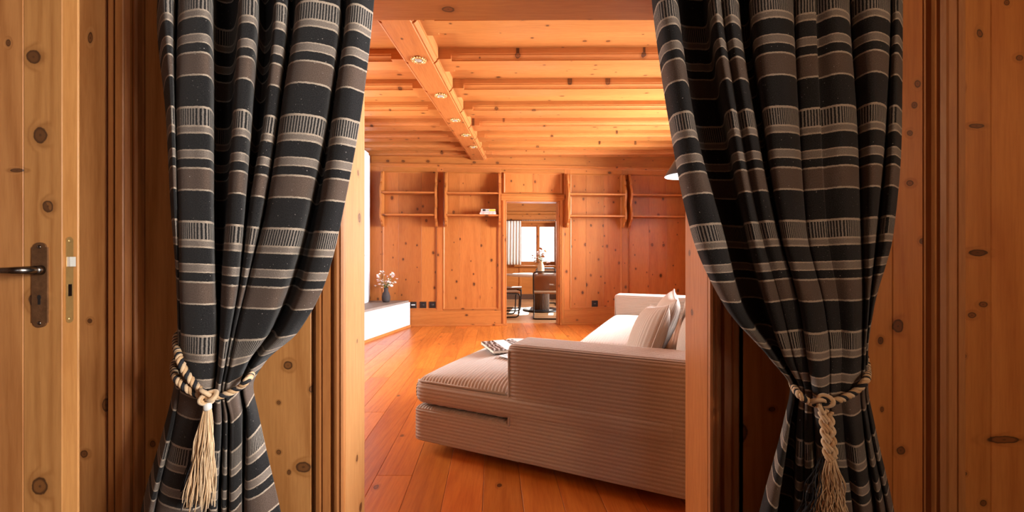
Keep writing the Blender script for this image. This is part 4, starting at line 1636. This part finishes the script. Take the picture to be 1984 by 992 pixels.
w1 = empty('window_1', ((wx0 + wx1) / 2, DBY + 0.16, wz0), 0, 'bright wooden casement window behind the dining table', 'window', kind='structure')
hw, hh = (wx1 - wx0) / 2, wz1 - wz0
fr = MB()
for s in (-1, 1):
    a, b = sorted((s * hw, s * (hw - 0.05)))
    fr.cbox(a, b, -0.03, 0.03, 0, hh)
fr.cbox(-hw + 0.05, hw - 0.05, -0.03, 0.03, 0, 0.06).cbox(-hw + 0.05, hw - 0.05, -0.03, 0.03, hh - 0.06, hh)
fr.build('window_frame', W_Z, w1)
for s in (-1, 1):
    a, b = sorted((s * 0.012, s * (hw - 0.05)))
    sash = MB()
    sash.cbox(a, a + 0.035, -0.05, -0.01, 0.06, hh - 0.06).cbox(b - 0.035, b, -0.05, -0.01, 0.06, hh - 0.06)
    sash.cbox(a + 0.035, b - 0.035, -0.05, -0.01, 0.06, 0.10).cbox(a + 0.035, b - 0.035, -0.05, -0.01, hh - 0.10, hh - 0.06)
    so = sash.build('sash', W_Z, w1)
    MB().box(a + 0.035, b - 0.035, -0.032, -0.028, 0.10, hh - 0.10).build('pane', GLASS, so)
MB().cbox(-0.022, 0.022, -0.066, -0.05, 0.06, hh - 0.06).build('cover_strip', W_Z, w1)
MB().cbox(-hw - 0.12, hw + 0.12, -0.28, 0.0, -0.035, -0.002, 0.005).build('window_sill', W_X, w1)

# dining curtains on a ring rail
rail = empty('curtain_rail', (0.7, DBY - 0.10, 2.045), 0, 'thin dark curtain rail with rings above the bright window', 'curtain rail')
MB().tube([(-1.1, 0, 0), (0.75, 0, 0)], 0.009, 8).build('rail', BLACK, rail, True)
for s in (-1.05, 0.7):
    MB().box(s - 0.01, s + 0.01, 0, 0.098, -0.01, 0.01).build('bracket', BLACK, rail)
for k in range(26):
    xx = -0.42 + k * 0.043
    MB().tube([(xx, 0.015 * math.cos(2 * math.pi * q / 10), 0.015 * math.sin(2 * math.pi * q / 10) - 0.004) for q in range(10)], 0.003, 5, closed=True).build('ring', WHITEP, rail, True)


def linen_curtain(x0, x1, folds, label):
    mb = MB()

    def fn(a, b):
        xx = lerp(x0, x1, a)
        amp = lerp(0.016, 0.034, b)
        return (xx + 0.008 * math.sin(a * folds * 6.283 * 2), DBY - 0.10 + amp * math.sin(a * folds * 6.283), lerp(2.028, 0.90, b))
    mb.grid(fn, folds * 14, 10)
    o = mb.build('linen_curtain', LINEN, None, True, label=label, cat='curtain', group='white curtains at the dining window')
    so = o.modifiers.new('thickness', 'SOLIDIFY')
    so.thickness = 0.003
    return o


linen_curtain(-0.30, 0.23, 7, 'white linen curtain left of the dining window')
linen_curtain(1.13, 1.45, 5, 'white linen curtain right of the dining window')

# table
TX, TY = 0.60, 8.25
tb = empty('dining_table', (TX, TY, 0), 0, 'round white dining table on a dark fluted pedestal', 'table')
MB().lathe([(0.70, 0.708), (0.745, 0.715), (0.75, 0.728), (0.745, 0.740)], 64).build('table_top', TABLEW, tb, True)
MB().lathe([(0.165, 0.03), (0.165, 0.708)], 144, flute=0.07, nf=26).build('pedestal', FLUTE, tb)
MB().lathe([(0.38, 0.0), (0.385, 0.012), (0.375, 0.028), (0.17, 0.03)], 48).build('base_plate', BLACK, tb, True)


def cantilever_chair(x, y, rz, label):
    e = empty('cantilever_chair', (x, y, 0), rz, label, 'chair', 'cantilever chairs at the dining table')
    w, zs = 0.225, 0.445
    loop = [(-w, -0.27, 0.013), (w, -0.27, 0.013), (w, 0.22, 0.013), (w, 0.24, zs - 0.012), (w, -0.20, zs - 0.012), (w, -0.275, 0.83), (-w, -0.275, 0.83),
            (-w, -0.20, zs - 0.012), (-w, 0.24, zs - 0.012), (-w, 0.22, 0.013)]
    MB().tube(fillet(loop, 0.06, 5, True), 0.0125, 8, closed=True).build('tube_frame', BLACK, e, True)
    MB().cbox(-w + 0.005, w - 0.005, -0.19, 0.25, zs - 0.001, zs + 0.022, 0.006).build('seat', SEATW, e)
    mb = MB()

    def fn(a, b):
        u = a * 2 - 1
        zz = lerp(0.50, 0.815, b)
        return (u * (w - 0.012), -0.211 - (zz - 0.433) / 0.4 * 0.075 + 0.004 - 0.012 * (1 - u * u), zz)
    mb.grid(fn, 10, 6)
    o = mb.build('backrest', CANE, e, True)
    so = o.modifiers.new('thickness', 'SOLIDIFY')
    so.thickness = 0.005
    return e


cantilever_chair(0.615, 7.26, math.radians(-4), 'black cantilever chair with cane back, seen from behind before the pedestal')
cantilever_chair(-0.13, 7.42, math.radians(-82), 'black cantilever chair at the left, nearest the doorway')
cantilever_chair(-0.05, 8.32, math.radians(-92), 'black cantilever chair at the left, on the far side by the linen curtain')
cantilever_chair(0.78, 9.22, math.radians(176), 'black cantilever chair behind the dining table under the window')

tv = empty('cream_vase', (0.585, 8.15, 0.7405), 0, 'cream ceramic vase standing on the dining table', 'vase')
MB().lathe([(0.050, 0), (0.066, 0.02), (0.070, 0.10), (0.066, 0.17), (0.045, 0.215), (0.042, 0.245), (0.048, 0.255), (0.036, 0.25), (0.03, 0.2)], 28).build('body', CREAMC, tv, True)
bouquet('flower_bouquet', (0.585, 8.15, 0.98), 44, 0.18, 0.03, 0.29, 'bouquet of rust and white flowers in the cream vase', 'flowers', 9, (PETAL3, PETAL2, PETAL), STEM, 0.036)

# ------------------------------------------------------------------ assumed lamp of the hall, unseen, above and behind the camera's right
hl = empty('assumed_hall_lamp', (1.75, -0.9, 2.02), 0, 'small globe lamp assumed to hang in the hall behind the camera', 'lamp')  # unseen lamp added to light the right-hand boards, assumed from their warm tone
MB().ball((0, 0, 0), 0.09, 20, 12).build('globe', emit('assumed_lamp_globe', (1.0, 0.70, 0.42), 190.0), hl, True)
MB().tube([(0, 0, 0.085), (0, 0, 0.48)], 0.006, 8).build('stem', BRASS, hl, True)
